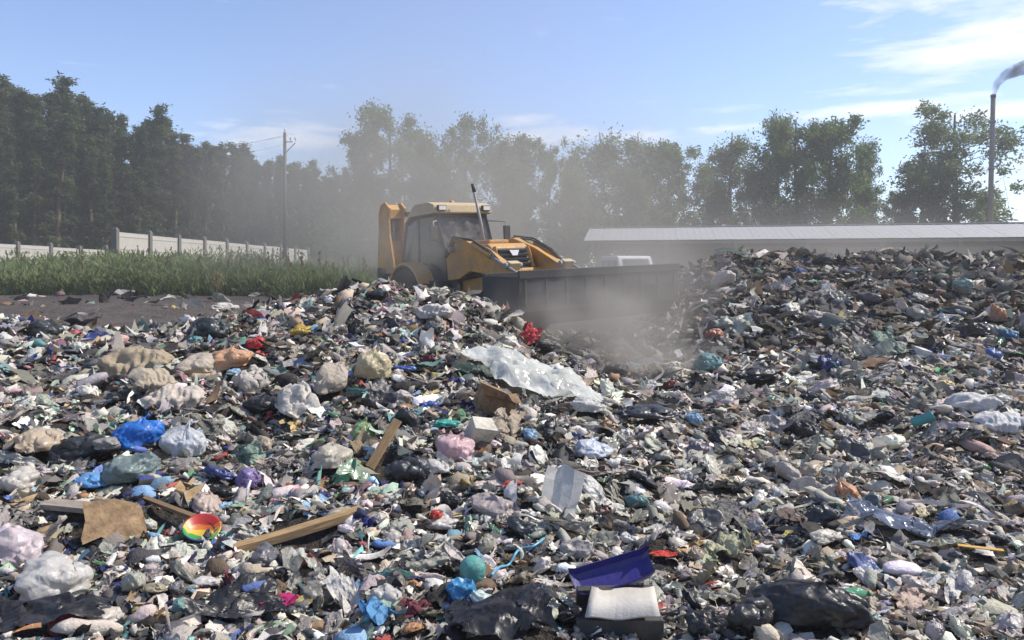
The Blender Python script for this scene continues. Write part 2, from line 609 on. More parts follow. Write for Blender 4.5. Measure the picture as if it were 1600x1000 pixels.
rough_paint('yellow_paint', (0.60, 0.29, 0.04), dust=(0.27, 0.21, 0.145), amount=1.0)
rough_paint('cream_paint', (0.50, 0.38, 0.20), amount=0.6)
rough_paint('black_paint', (0.018, 0.018, 0.02), dust=(0.14, 0.125, 0.105), amount=0.6)
rough_paint('bucket_steel', (0.026, 0.026, 0.028), dust=(0.065, 0.06, 0.055), amount=0.7, rough=0.55)
rough_paint('rubber', (0.02, 0.02, 0.02), dust=(0.1, 0.085, 0.07), amount=0.7, rough=0.8)
rough_paint('white_paint', (0.72, 0.72, 0.72), amount=0.3)
rough_paint('grey_metal', (0.23, 0.23, 0.235), amount=0.5, rough=0.45)
rough_paint('concrete', (0.43, 0.405, 0.37), dust=(0.26, 0.24, 0.21), amount=0.5, rough=0.85)
rough_paint('shaded_post_concrete', (0.15, 0.142, 0.13), dust=(0.10, 0.09, 0.08), amount=0.6, rough=0.85)  # panel concrete darkened: shade on the post faces put into the colour
rough_paint('roof_sheet', (0.33, 0.335, 0.34), dust=(0.25, 0.24, 0.22), amount=0.6, rough=0.55)
rough_paint('brick_wall', (0.25, 0.105, 0.075), dust=(0.2, 0.15, 0.12), amount=0.5, rough=0.9)
rough_paint('shed_wall', (0.30, 0.285, 0.265), dust=(0.22, 0.2, 0.18), amount=0.6, rough=0.9)
rough_paint('old_wood', (0.17, 0.14, 0.115), dust=(0.26, 0.23, 0.2), amount=0.6, rough=0.9)
rough_paint('chimney_steel', (0.24, 0.2, 0.18), dust=(0.17, 0.12, 0.09), amount=0.7, rough=0.6)
rough_paint('cable', (0.05, 0.05, 0.05), amount=0.1)
rough_paint('lamp_glass', (0.75, 0.73, 0.68), amount=0.25, rough=0.15)

@material('cab_glass')
def _(t):
    dust = t.ramp(t.noise(t.pos(), 6, 6, 0.65), 0.4, 0.75)
    g = t.prin((0.02, 0.024, 0.026), 0.05, 0.6)
    g = t.mixsh(0.5, g, t.transparent((0.75, 0.8, 0.8)))
    d = t.prin((0.3, 0.27, 0.23), 0.8, 0.2)
    return t.mixsh(t.math('MULTIPLY', dust, 0.4), g, d)

@material('bark')
def _(t):
    v = t.vmath('MULTIPLY', t.obj(), (6, 6, 1.2))
    n = t.noise(v, 1.5, 6, 0.65)
    return t.prin(t.mix(t.ramp(n, 0.3, 0.7), (0.06, 0.045, 0.035), (0.17, 0.115, 0.075)), 0.95, 0.1, normal=t.bump(n, 0.6, 0.04))

@material('birch_bark')
def _(t):
    v = t.vmath('MULTIPLY', t.obj(), (3, 3, 5))
    n = t.noise(v, 1.0, 5, 0.65)
    return t.prin(t.mix(t.ramp(n, 0.5, 0.62), (0.48, 0.46, 0.42), (0.06, 0.055, 0.05)), 0.9, 0.1)

def leaf_mat(name, a, b, trans=0.3):
    @material(name)
    def _(t):
        n = t.noise(t.pos(), 0.55, 4, 0.6)
        n2 = t.noise(t.pos(), 3.5, 3, 0.6)
        oi = t.node('ShaderNodeObjectInfo').outputs['Random']
        f = t.ramp(t.math('ADD', t.math('MULTIPLY', n, 0.6), t.math('MULTIPLY', n2, 0.4)), 0.3, 0.7)
        f = t.math('ADD', t.math('MULTIPLY', f, 0.75), t.math('MULTIPLY', oi, 0.25))
        c = t.mix(f, a, b)
        return t.mixsh(trans, t.prin(c, 0.6, 0.25), t.translucent(c))
leaf_mat('pine_needles', (0.042, 0.064, 0.027), (0.105, 0.135, 0.052), 0.38)
leaf_mat('leaf_green', (0.07, 0.112, 0.034), (0.155, 0.215, 0.07), 0.52)
leaf_mat('leaf_grey_green', (0.085, 0.122, 0.045), (0.165, 0.21, 0.088), 0.52)
leaf_mat('weed_green', (0.15, 0.185, 0.075), (0.27, 0.30, 0.15), 0.5)
leaf_mat('weed_dry', (0.20, 0.15, 0.08), (0.28, 0.22, 0.12), 0.35)

# ------------------------------------------------------------------ ground
def build_ground():
    ys = np.concatenate([[-60, -25, -10, -4, -1, 0.5, 1.5], np.geomspace(2.2, 34, 270), np.geomspace(35, 6000, 60)])
    us = np.linspace(-1, 1, 271)
    us = np.sign(us) * (0.82 * np.abs(us) + 1.0 * np.abs(us) ** 6)
    yy = np.repeat(ys[:, None], len(us), 1)
    xx = us[None, :] * (np.maximum(yy, 1.5) + 4.0)
    x, y = xx.ravel(), yy.ravel()
    near = y < 1.0
    z = height(x, y)
    z[near] = 0.0
    V = np.stack([x, y, z], -1)
    ny, nx = yy.shape
    idx = np.arange(ny * nx).reshape(ny, nx)
    F = np.stack([idx[:-1, :-1], idx[:-1, 1:], idx[1:, 1:], idx[1:, :-1]], -1).reshape(-1, 4)
    me = mesh_np('ground', V, F)
    m = trash_mask(x, np.maximum(y, 0.8))
    px = 800 + FOC * x / np.maximum(y, 0.8)
    g = sstep(y + 1.5 * vnoise(V * 0.4, 21), 29, 32.5) * np.maximum(1 - sstep(px, 640, 800), sstep(y, 48, 60))
    c = np.zeros((len(V), 4), np.float32)
    c[:, 0] = m; c[:, 1] = g * (1 - m); c[:, 3] = 1
    a = me.color_attributes.new('mask', 'FLOAT_COLOR', 'POINT')
    a.data.foreach_set('color', c.ravel())
    o = link('ground', me, None, MATS['ground'], True)
    o['kind'] = 'structure'
build_ground()

# ------------------------------------------------------------------ concrete fence
def fence(name, pts, ztop, h, label, group):
    """posts at pts; a panel between each two"""
    x0, y0 = pts[0]
    root = empty(name, (x0, y0, 0))
    pm = None
    for i, (x, y) in enumerate(pts):
        zt = ztop[i]
        a = math.atan2(pts[min(i + 1, len(pts) - 1)][1] - pts[max(i - 1, 0)][1], pts[min(i + 1, len(pts) - 1)][0] - pts[max(i - 1, 0)][0])
        b = MB().box((0, 0, -h / 2), (0.30, 0.34, h + 1.0))
        b.box((0, 0, 0.53), (0.24, 0.28, 0.1), taper=0.7)
        o = b.build('post', MATS['shaded_post_concrete'], root, 0.015)
        o.location = (x - x0, y - y0, zt + 0.02 - 0.38)
        o.rotation_euler[2] = a
    for i in range(len(pts) - 1):
        (xa, ya), (xb, yb) = pts[i], pts[i + 1]
        L = math.hypot(xb - xa, yb - ya) - 0.31
        a = math.atan2(yb - ya, xb - xa)
        zt = min(ztop[i], ztop[i + 1])
        b = MB().box((0, 0, -(h + 0.6) / 2), (L, 0.12, h + 0.6))
        for k in range(3):     # raised bands cast into the panel
            b.box((0, -0.065, -0.22 - k * 0.75), (L - 0.1, 0.03, 0.1))
            b.box((0, 0.065, -0.22 - k * 0.75), (L - 0.1, 0.03, 0.1))
        o = b.build('panel', MATS['concrete'], root, 0.01)
        o.location = ((xa + xb) / 2 - x0, (ya + yb) / 2 - y0, zt - 0.03)
        o.rotation_euler = (0, 0, a)
    tag(root, label, 'fence', group)
    return root

fp = [(-23.25 + 2.55 * k / 8, 45 + 3.5 * k) for k in range(10)]
fence('concrete_fence', fp, [4.32 + 0.04 * math.sin(k * 2.1) for k in range(10)], 2.3,
      'tall pale concrete panel fence running away behind the weeds towards the utility pole', 'concrete fences')
lp = [(-36.7, 49), (-36.4, 52.5), (-36.1, 56), (-35.8, 59.5), (-35.5, 63), (-35.2, 66.5)]
fence('concrete_fence', lp, [4.0, 4.0, 4.0, 4.05, 3.95, 4.15], 2.0,
      'low pale concrete panel fence below the dark pines, beyond the weeds', 'concrete fences')

# ------------------------------------------------------------------ utility pole with wires, chimney
P0 = at(445, 207, 45)
pole = empty('utility_pole', (P0.x, P0.y, gz(P0.x, P0.y) - 0.2))
zt = P0.z - pole.location.z
MB().tube([(0, 0, 0), (0, 0, zt)], [0.13, 0.085], 10).build('post', MATS['cable'], pole, smooth=True)
MB().box((0.22, 0, zt - 0.55), (0.5, 0.05, 0.05)).build('crossarm', MATS['old_wood'], pole)
MB().tube([(0.0, 0, zt - 1.25), (0.62, 0, zt - 0.6)], 0.03, 6).build('brace', MATS['grey_metal'], pole)
for ix, iz in ((0.62, zt - 0.5), (0.34, zt - 0.5), (0.0, zt)):
    MB().lathe([(0.02, 0), (0.02, 0.08), (0.06, 0.1), (0.065, 0.15), (0.035, 0.18), (0.05, 0.22), (0.02, 0.25)], 8).build('insulator', MATS['lamp_glass'], pole, smooth=True, loc=(ix, 0, iz))
tag(pole, 'thin weathered wooden utility pole with crossarm standing before the forest edge', 'utility pole')
for k, (ix, iz, ypx, lab) in enumerate(((0.62, zt - 0.3, 232, 'uppermost overhead wire running from the utility pole across the dark pines'),
                                   (0.34, zt - 0.3, 246, 'middle overhead wire running from the utility pole across the dark pines'),
                                   (0.0, zt - 0.9, 262, 'lowest overhead wire running from the utility pole across the dark pines'))):
    A = Vector((pole.location.x + ix, pole.location.y, pole.location.z + iz + 0.22))
    B = at(-60, ypx, 38)
    pts = [A.lerp(B, s) - Vector((0, 0, 4 * 0.75 * s * (1 - s))) for s in np.linspace(0, 1, 22)]
    o = MB().tube(pts, 0.006, 5).build('overhead_wire', MATS['cable'], None, smooth=True)
    tag(o, lab, 'wire', 'overhead wires')

C0 = at(1552, 148, 62)
Cb = at(1544, 346, 62)
ch = empty('smokestack', (Cb.x, Cb.y, 0.4))
top = Vector((C0.x - Cb.x, 0, C0.z - 0.4))
MB().tube([(0, 0, 0), top * 0.5, top], [0.22, 0.19, 0.17], 14).build('shaft', MATS['chimney_steel'], ch, smooth=True)
for s in (0.35, 0.62, 0.86):
    q = top * s
    MB().tube([q, q + top.normalized() * 0.12], 0.25, 14).build('flange', MATS['chimney_steel'], ch, smooth=True)
MB().tube([top - Vector((0, 0, 0.25)), top], 0.2, 14, cap=False).build('rim', MATS['black_paint'], ch, smooth=True)
for s, dxx, dyy in ((0.86, -6, 3), (0.86, 6, 5)):
    q = top * s
    MB().tube([q, (q.x + dxx, dyy, 0)], 0.012, 5).build('guy_wire', MATS['cable'], ch)
tag(ch, 'thin rusty steel smokestack rising behind the shed roof, smoking', 'chimney')

# ------------------------------------------------------------------ shed
def build_shed():
    A = Vector((4.29, 46.0, 0)); B = Vector((27.7, 41.5, 0))
    u = (B - A).normalized(); v = Vector((-u.y, u.x, 0))
    if v.y < 0: v = -v
    root = empty('open_shed', (A.x, A.y, 0.45), math.atan2(u.y, u.x))
    ze, zr, zb = 3.82 - 0.45, 4.80 - 0.45, 3.5 - 0.45
    L, D1, D2 = 33.0, 4.0, 4.6
    n = 30
    wd = L / n
    # one corrugated roofing sheet, shared by all
    def sheet(za, zb_, D, nm):
        V, F = [], []
        cols = 12
        for i in range(cols + 1):
            t = i / cols
            dzz = 0.006 * math.cos(t * math.pi * 6)
            for (s, zz) in ((0, za), (1, zb_)):
                V.append((t * wd * 1.02, s * D, zz + dzz))
        for i in range(cols):
            F.append((2 * i, 2 * i + 2, 2 * i + 3, 2 * i + 1))
        return mesh_np(nm, V, F)
    s1 = sheet(ze, zr, D1, 'roof_sheet'); s2 = sheet(zr, zb, D2, 'roof_sheet_back')
    for i in range(n):
        o = link('roof_sheet', s1, root, MATS['roof_sheet'], True); o.location = (i * wd, 0, 0.006 * (i % 2))
        o = link('roof_sheet', s2, root, MATS['roof_sheet'], True); o.location = (i * wd, D1, 0.006 * (i % 2))
    MB().box((L / 2, D1, zr + 0.04), (L, 0.3, 0.06)).build('ridge_cap', MATS['roof_sheet'], root)
    MB().box((L / 2, 0.1, ze - 0.14), (L - 0.1, 0.08, 0.16)).build('eave_beam', MATS['old_wood'], root)
    for i in range(9):
        x = 0.8 + i * 4.0
        MB().box((x, 0.45, (ze - 0.2) / 2), (0.2, 0.2, ze - 0.2)).build('post', MATS['shaded_post_concrete' if i == 2 else 'old_wood'], root)
        MB().box((x, D1, zr - 0.2), (0.12, 0.2, 0.25)).build('purlin_block', MATS['old_wood'], root)
    MB().box((L / 2 + 1.2, D1 + D2 - 0.6, (zb + 0.1) / 2 - 0.05), (L - 2.6, 0.2, zb - 0.1)).build('back_wall', MATS['shed_wall'], root)
    MB().box((11.9, 1.0, 1.4), (0.6, 0.45, 2.9)).build('pillar', MATS['concrete'], root, 0.01)
    # brick return: separate bricks laid in courses
    br = MB().box((0, 0, 0), (0.50, 0.24, 0.13)).mesh('brick', 0.008)
    k = 0
    for r in range(20):
        for c in range(6):
            o = link('brick', br, root, MATS['brick_wall'])
            o.location = (8.6 + c * 0.52 + (0.26 if r % 2 else 0), 1.25 + 0.01 * ((r * 7 + c * 3) % 3), 0.07 + r * 0.145)
    MB().box((10.1, 1.3, 1.5), (3.3, 0.19, 2.9)).build('mortar', MATS['shed_wall'], root)
    MB().box((22, 1.3, 1.45), (16, 0.18, 2.9)).build('front_wall', MATS['shed_wall'], root)
    tag(root, 'long low open shed with pale grey corrugated roof behind the rubbish mound', 'shed')
build_shed()

# ------------------------------------------------------------------ white van far behind the bucket
def build_van():
    p = at(983, 420, 33)
    root = empty('parked_van', (p.x, p.y, gz(p.x, p.y)), math.radians(-78))
    root.scale = (.88, .88, .88)
    root.location.z = p.z - 1.2
    prof = [(-1.9, 0.45), (1.75, 0.45), (1.9, 0.6), (1.88, 0.95), (1.2, 1.12), (0.75, 1.9), (0.55, 1.98), (-1.75, 1.98), (-1.9, 1.85)]
    MB().prism(prof, -0.85, 0.85).build('body', MATS['white_paint'], root, 0.05)
    MB().add([(1.24, -0.7, 1.16), (1.24, 0.7, 1.16), (0.82, 0.66, 1.84), (0.82, -0.66, 1.84)], [(0, 1, 2, 3)]).build('windscreen', MATS['cab_glass'], root)
    for s in (-1, 1):
        for x0, x1 in ((0.0, 0.62), (-0.85, -0.12), (-1.75, -0.97)):
            MB().box(((x0 + x1) / 2, s * 0.855, 1.52), (x1 - x0, 0.02, 0.5)).build('side_window', MATS['cab_glass'], root, 0.005)
        for x in (1.15, -1.2):
            w_ = MB().lathe([(0.2, -0.1), (0.33, -0.1), (0.35, -0.05), (0.35, 0.05), (0.33, 0.1), (0.2, 0.1)], 18, 'y').build('wheel', MATS['rubber'], root, loc=(x, s * 0.78, 0.35))
            MB().lathe([(0.02, -0.11), (0.19, -0.105), (0.19, 0.105), (0.02, 0.11)], 14, 'y').build('rim', MATS['grey_metal'], w_)
        MB().box((1.9, s * 0.62, 0.85), (0.04, 0.26, 0.16)).build('headlight', MATS['lamp_glass'], root, 0.01)
    MB().box((1.88, 0, 0.55), (0.14, 1.72, 0.18)).build('bumper', MATS['black_paint'], root, 0.02)
    tag(root, 'small white van parked behind the loader bucket near the shed', 'van')
build_van()

# ------------------------------------------------------------------ trees
def quads_at(C, size, rng, flat=0.0, aspect=1.0):
    """randomly turned leaf quads, each folded along its middle"""
    n = len(C)
    a = rng.normal(size=(n, 3)); a /= np.linalg.norm(a, axis=1)[:, None]
    b = rng.normal(size=(n, 3))
    b[:, 2] *= (1 - flat)
    a[:, 2] *= (1 - flat)
    a /= np.linalg.norm(a, axis=1)[:, None]
    b -= (b * a).sum(1)[:, None] * a
    b /= np.linalg.norm(b, axis=1)[:, None]
    s = (size * rng.uniform(0.6, 1.35, n))[:, None]
    V = np.stack([C - a * s, C - b * s * aspect * 0.5, C + a * s, C + b * s * aspect * 0.5], 1).reshape(-1, 3)
    F = np.arange(n * 4).reshape(n, 4)
    return V, F

def make_tree(kind, seed, H):
    """returns (trunk mesh, crown mesh) of one tree of height H"""
    rng = np.random.default_rng(seed)
    tk = MB()
    C = []
    lean = rng.normal(0, 0.02 * H, 2)
    def axis(t):
        return np.array([lean[0] * t * t + 0.12 * math.sin(t * 7 + seed), lean[1] * t * t + 0.12 * math.cos(t * 5 + seed), H * t])
    tk.tube([axis(t) for t in np.linspace(0, 0.97, 9)], [0.018 * H * (1 - 0.9 * t) ** 0.9 + 0.02 for t in np.linspace(0, 0.97, 9)], 8)
    if kind == 'pine':
        nb, t0 = 56, rng.uniform(0.05, 0.14)
        for k in range(nb):
            t = t0 + (0.98 - t0) * (k + rng.uniform(0, 1)) / nb
            L = H * 0.15 * (1.03 - t) ** 0.85 * rng.uniform(0.55, 1.2) * (0.75 if t < 0.4 else 1)
            L = max(L, 0.03 * H)
            az_ = rng.uniform(0, 6.283)
            up = rng.uniform(0.05, 0.5) + 0.45 * t
            p0 = axis(t)
            d = np.array([math.cos(az_), math.sin(az_), up]); d /= np.linalg.norm(d)
            p1 = p0 + d * L
            tk.tube([p0, p0 + d * L * 0.6 - [0, 0, 0.05 * L], p1], [0.004 * H * (1.1 - t) + 0.012, 0.02, 0.01], 5, cap=False)
            m = int(26 + 34 * rng.uniform())
            for _q in range(rng.integers(2, 5)):
                s = rng.uniform(0.45, 1.05)
                c = p0 + d * L * s + rng.normal(0, 0.09 * L + 0.12, 3)
                C.append(c + rng.normal(0, 1, (m, 3)) * [0.27, 0.27, 0.16] * (0.55 + 0.5 * rng.uniform()) * H / 17)
        C.append(axis(0.97) + rng.normal(0, 1, (60, 3)) * [0.16, 0.16, 0.4])
        C = np.concatenate(C)
        V, F = quads_at(C, 0.22, rng, 0.3, 0.55)
    else:
        airy = {'birch': 1.0, 'round': 0.6, 'spread': 0.8, 'poplar': 0.7}[kind]
        R = {'birch': 0.15, 'round': 0.27, 'spread': 0.32, 'poplar': 0.13}[kind] * H
        t0 = {'birch': 0.22, 'round': 0.1, 'spread': 0.16, 'poplar': 0.1}[kind]
        nb = {'birch': 34, 'round': 46, 'spread': 44, 'poplar': 40}[kind]
        for k in range(nb):
            t = t0 + (0.97 - t0) * (k + rng.uniform(0, 1)) / nb
            q = (t - t0) / (1 - t0)
            prof = {'birch': (0.35 + 1.1 * q) * (1 - q) ** 0.6 * 1.5, 'round': 1.9 * math.sqrt(max(q + .12, 0)) * (1.02 - q) ** 0.5 * 0.75,
                    'spread': (0.55 + 0.9 * q) * (1.03 - q) ** 0.45, 'poplar': (0.7 + 0.6 * q) * (1.02 - q) ** 0.5}[kind]
            L = R * prof * rng.uniform(0.55, 1.18) + 0.25
            az_ = rng.uniform(0, 6.283)
            up = rng.uniform(0.15, 0.7) if kind != 'poplar' else rng.uniform(0.9, 1.6)
            p0 = axis(t * 0.93)
            d = np.array([math.cos(az_), math.sin(az_), up]); d /= np.linalg.norm(d)
            bend = np.array([0, 0, -0.1 * L if kind == 'birch' else 0.08 * L])
            tk.tube([p0, p0 + d * L * 0.5 - bend * 0.3, p0 + d * L + bend], [0.005 * H * (1.1 - t) + 0.015, 0.03, 0.012], 5, cap=False)
            for _q in range(rng.integers(3, 6)):
                s = rng.uniform(0.3, 1.08)
                c = p0 + d * L * s + bend * s + rng.normal(0, 0.14 * L, 3)
                m = int(rng.uniform(60, 135))
                sg = rng.uniform(0.22, 0.52) * H / 17
                sp = rng.normal(0, 1, (m, 3)) * sg
                if kind == 'birch': sp[:, 2] = sp[:, 2] * 1.5 - 0.3
                C.append(c + sp)
        C = np.concatenate(C)
        C = C[C[:, 2] > 0.05 * H]
        V, F = quads_at(C, 0.15 if kind == 'birch' else 0.165, rng, 0.0, 0.9)
    HH = float(np.percentile(V[:, 2], 99.7))
    return HH, tk.mesh('trunk'), mesh_np('crown', V, F)

TREES = {}
for kd, H_, seeds in (('pine', 18, (1, 2, 3, 4, 5, 6)), ('birch', 16, (11, 12, 13)), ('round', 15, (21, 22, 23)), ('spread', 17, (31, 32, 33)), ('poplar', 17, (41, 42))):
    for s in seeds:
        TREES.setdefault(kd, []).append(make_tree(kd, s, H_))
LEAF = {'pine': 'pine_needles', 'birch': 'leaf_grey_green', 'round': 'leaf_green', 'spread': 'leaf_green', 'poplar': 'leaf_grey_green'}
TNAME = {'pine': 'pine_tree', 'birch': 'birch_tree', 'round': 'broadleaf_tree', 'spread': 'broadleaf_tree', 'poplar': 'poplar_tree'}

def plant(kind, px, ytop, d, label, group, var, widen=1.0, leaf=None):
    H_, tm, cm = TREES[kind][var % len(TREES[kind])]
    p = at(px, ytop, d)
    g = gz(p.x, p.y)
    s = (p.z - g) / H_
    root = empty(TNAME[kind], (p.x, p.y, g), var * 2.399 + px * 0.01)
    root.scale = (s * widen, s * widen, s)
    link('trunk', tm, root, MATS['birch_bark' if kind == 'birch' else 'bark'], True)
    me = cm
    if leaf and leaf != LEAF[kind]:
        key = cm.name + leaf
        if key not in TREES:
            TREES[key] = cm.copy()
            TREES[key].materials.clear(); TREES[key].materials.append(MATS[leaf])
        me = TREES[key]
        o = bpy.data.objects.new('crown', me); COL.objects.link(o); o.parent = root
    else:
        link('crown', me, root, MATS[LEAF[kind]], False)
    tag(root, label, 'tree', group)

def forest_top(px):
    return float(np.interp(px, [-200, 0, 40, 115, 160, 200, 250, 300, 350, 400, 450, 500, 545, 640], [100, 122, 140, 135, 165, 185, 172, 205, 215, 238, 242, 255, 268, 275]))
def forest_d(px):
    return float(np.interp(px, [-300, 0, 150, 300, 450, 560, 700], [64, 68, 72, 82, 98, 115, 130]))
rt = np.random.default_rng(77)
FOREST = []
ORD = ['first', 'second', 'third', 'fourth', 'fifth', 'sixth', 'seventh', 'eighth', 'ninth', 'tenth', 'eleventh', 'twelfth', 'thirteenth', 'fourteenth', 'fifteenth', 'sixteenth', 'seventeenth', 'eighteenth', 'nineteenth', 'twentieth']
ORD += ['twenty-' + q for q in ORD[:9]] + ['thirtieth'] + ['thirty-' + q for q in ORD[:9]] + ['fortieth'] + ['forty-' + q for q in ORD[:9]]
k = 0
for rowi, (off, dh) in enumerate(((0, 14), (5, 4), (10, -4), (15, 2))):
    x = -150 + rowi * 11
    while x < 600:
        d = forest_d(x) + off + rt.uniform(-1.5, 1.5)
        yt = forest_top(x) + dh + rt.normal(0, 8) + 14 + (rt.uniform(10, 60) if rowi == 0 else 0)
        FOREST.append((rowi, x, yt, d, k, rt.uniform(0.9, 1.25)))
        k += 1
        x += rt.uniform(19, 30) * (80 / d)
side = {-1: 0, 1: 0}
for (rowi, x, yt, d, k_, wd) in sorted(FOREST, key=lambda q: abs(q[1] - 445)):
    if rowi == 0:
        s_ = -1 if x < 445 else 1
        lab = f'dark front-row forest pine, {ORD[side[s_]]} from the utility pole towards the ' + ('low fence' if s_ < 0 else 'backhoe loader')
        side[s_] += 1
    else:
        lab = 'dark pine deeper in the forest, its top showing behind the front pines'
    plant('pine', x, yt, d, lab, 'pines of the forest edge', k_, wd)
for px, yt, lab in ((112, 124, 'tallest dark pine, its rounded top standing above the forest edge'), (243, 164, 'bushy pine top rising above its neighbours in the middle of the forest edge')):
    plant('pine', px, yt, forest_d(px) + 2, lab, 'pines of the forest edge', k, 1.15); k += 1

decid = [
 ('spread', 612, 168, 92, 1.0, 'broad hazy tree, tallest behind the backhoe cab', None), ('round', 565, 205, 95, 0.8, 'hazy rounded tree where the pine forest ends', None),
 ('poplar', 660, 205, 100, 1.2, 'narrow hazy tree just behind the broad tree above the cab', None), ('spread', 725, 186, 96, 0.85, 'hazy open-crowned tree above the exhaust stack', None),
 ('round', 690, 240, 90, 0.9, 'low rounded hazy tree directly behind the cab roof', None), ('birch', 778, 215, 100, 1.2, 'hazy birch between the exhaust stack and the loader arms', None),
 ('poplar', 812, 212, 102, 1.1, 'slender hazy tree rising over the loader hood', None), ('spread', 858, 218, 100, 0.7, 'hazy tree with ragged top above the far loader arm', None),
 ('round', 800, 262, 88, 0.9, 'low hazy tree crown just over the loader hood', None), ('round', 900, 262, 88, 0.8, 'low hazy tree beside the shed roof end', None),
 ('birch', 942, 214, 96, 1.5, 'birch with rounded top standing over the end of the shed roof', None), ('poplar', 900, 240, 105, 1.0, 'thin hazy tree between two taller crowns beside the shed', None),
 ('birch', 1002, 218, 92, 1.1, 'thin birch whose bare top pokes out of a rounded crown', None), ('round', 1045, 222, 86, 1.0, 'dense dark rounded tree behind the shed, over the white van', None),
 ('round', 985, 262, 84, 0.8, 'low bushy tree just behind the shed roof end', None), ('birch', 1140, 218, 90, 1.15, 'airy birch standing alone between two dense crowns', None),
 ('birch', 1178, 258, 86, 1.0, 'short airy birch leaning beside the big dark tree', None), ('birch', 1095, 255, 88, 1.0, 'short birch between the rounded tree and the airy birch', None),
 ('spread', 1245, 180, 80, 0.85, 'tall ragged tree with silvery leaves behind the shed roof', 'leaf_grey_green'), ('round', 1295, 188, 78, 1.0, 'big dark dense tree behind the middle of the shed roof', None),
 ('birch', 1222, 190, 84, 1.0, 'tall birch at the edge of the big dark tree', None), ('birch', 1352, 226, 82, 0.7, 'thin wispy birch beside the big dark tree', None),
 ('round', 1350, 285, 80, 0.8, 'low dark bushy tree beneath the wispy birch', None), ('spread', 1490, 170, 74, 1.3, 'large layered tree standing in front of the smokestack', 'leaf_grey_green'),
 ('spread', 1440, 250, 76, 1.3, 'lower layered tree beside the large tree at the smokestack', 'leaf_grey_green'), ('round', 1410, 300, 78, 0.7, 'short bushy tree between the dark tree and the layered tree', None),
 ('round', 1540, 300, 76, 0.6, 'small bush-like tree at the foot of the smokestack', None), ('spread', 1650, 265, 70, 0.6, 'tree at the picture edge beyond the smokestack, only branch tips showing', None),
]
for i, (kd, px, yt, d, wd, lab, lf) in enumerate(decid):
    plant(kd, px, yt, d, lab, 'broadleaf trees behind the shed and loader', i, wd, lf)

# low thicket closing the gaps below the crowns
def thicket():
    rng = np.random.default_rng(5)
    n = 36000
    px = rng.uniform(-330, 1380, n)
    d = np.where(px < 480, rng.uniform(100, 125, n), rng.uniform(84, 108, n))
    top = 4.5 + 5.5 * sstep(-px, -1330, -1150) * (0.5 + 0.5 * vnoise(np.stack([px * 0.02, d * 0.2, px * 0], -1), 4))
    x = (px - 800) / FOC * d
    z = height(x, d) + rng.uniform(0, 1, n) ** 0.8 * top
    V, F = quads_at(np.stack([x, d, z], -1), 0.32, rng, 0.0, 1.0)
    o = link('undergrowth', mesh_np('undergrowth', V, F), None, MATS['leaf_green'])
    tag(o, 'dark tangled undergrowth beneath the far trees', 'undergrowth', kind='stuff')
thicket()

# ------------------------------------------------------------------ weeds on the bank
def weeds():
    rng = np.random.default_rng(9)
    n = 6400
    px = rng.uniform(-220, 720, n)
    d = 28.0 + 17 * rng.uniform(0, 1, n) ** 1.2
    x = (px - 800) / FOC * d
    keep = vnoise(np.stack([x * 0.5, d * 0.5, x * 0], -1), 31) + rng.uniform(-0.3, 1.2, n) > -0.1
    x, d = x[keep], d[keep]
    n = len(x)
    z = height(x, d)
    hgt = (0.7 + 0.85 * (0.5 + 0.5 * vnoise(np.stack([x * 0.3, d * 0.3, x * 0], -1), 33))) * rng.uniform(0.5, 1.2, n)
    Vs, Fs, off = [], [], 0
    m = 16
    B = np.repeat(np.stack([x, d, z], -1), m, 0)
    hh = np.repeat(hgt, m)
    t = rng.uniform(0.02, 1, n * m)
    ang = rng.uniform(0, 6.283, n * m)
    r = 0.10 + 0.20 * hh * rng.uniform(0, 1, n * m)
    C = B + np.stack([np.cos(ang) * r, np.sin(ang) * r, t * hh], -1)
    a = np.stack([np.cos(ang) * 0.6, np.sin(ang) * 0.6, rng.uniform(0.2, 1.6, n * m)], -1)
    a /= np.linalg.norm(a, axis=1)[:, None]
    b = np.cross(a, rng.normal(size=(n * m, 3))); b /= np.linalg.norm(b, axis=1)[:, None]
    ln = (0.11 + 0.13 * rng.uniform(0, 1, n * m))[:, None]
    wd = (0.02 + 0.025 * rng.uniform(0, 1, n * m))[:, None]
    V = np.stack([C - a * ln, C - b * wd, C + a * ln, C + b * wd], 1).reshape(-1, 3)
    F = np.arange(len(V)).reshape(-1, 4)
    o = link('weeds', mesh_np('weeds', V, F), None, MATS['weed_green'])
    tag(o, 'tall green weeds covering the bank before the fence', 'weeds', kind='stuff')
    # dry seed stalks among them
    ns = 160
    px = rng.uniform(-200, 640, ns); dd = 29.5 + 15 * rng.uniform(0, 1, ns)
    xx = (px - 800) / FOC * dd
    zz = height(xx, dd)
    Vs, Fs = [], []
    for i in range(ns):
        h_ = rng.uniform(0.9, 1.75)
        le = rng.normal(0, 0.12, 2)
        w_ = 0.012
        p = np.array([xx[i], dd[i], zz[i]]); q = p + [le[0], le[1], h_]
        k = len(Vs)
        Vs += [p + [-w_, 0, 0], p + [w_, 0, 0], q + [w_, 0, 0], q + [-w_, 0, 0]]
        Fs.append((k, k + 1, k + 2, k + 3))
        for j in range(5):
            c = p + (q - p) * (0.72 + 0.07 * j) + rng.normal(0, 0.035, 3)
            k = len(Vs)
            Vs += [c + [-0.04, 0, -0.03], c + [0.03, 0.02, -0.05], c + [0.04, 0, 0.06], c + [-0.02, -0.02, 0.05]]
            Fs.append((k, k + 1, k + 2, k + 3))
    o = link('dry_stalks', mesh_np('dry_stalks', np.array(Vs), np.array(Fs)), None, MATS['weed_dry'])
    tag(o, 'dry brown seed stalks standing among the green weeds', 'weeds', kind='stuff')
weeds()

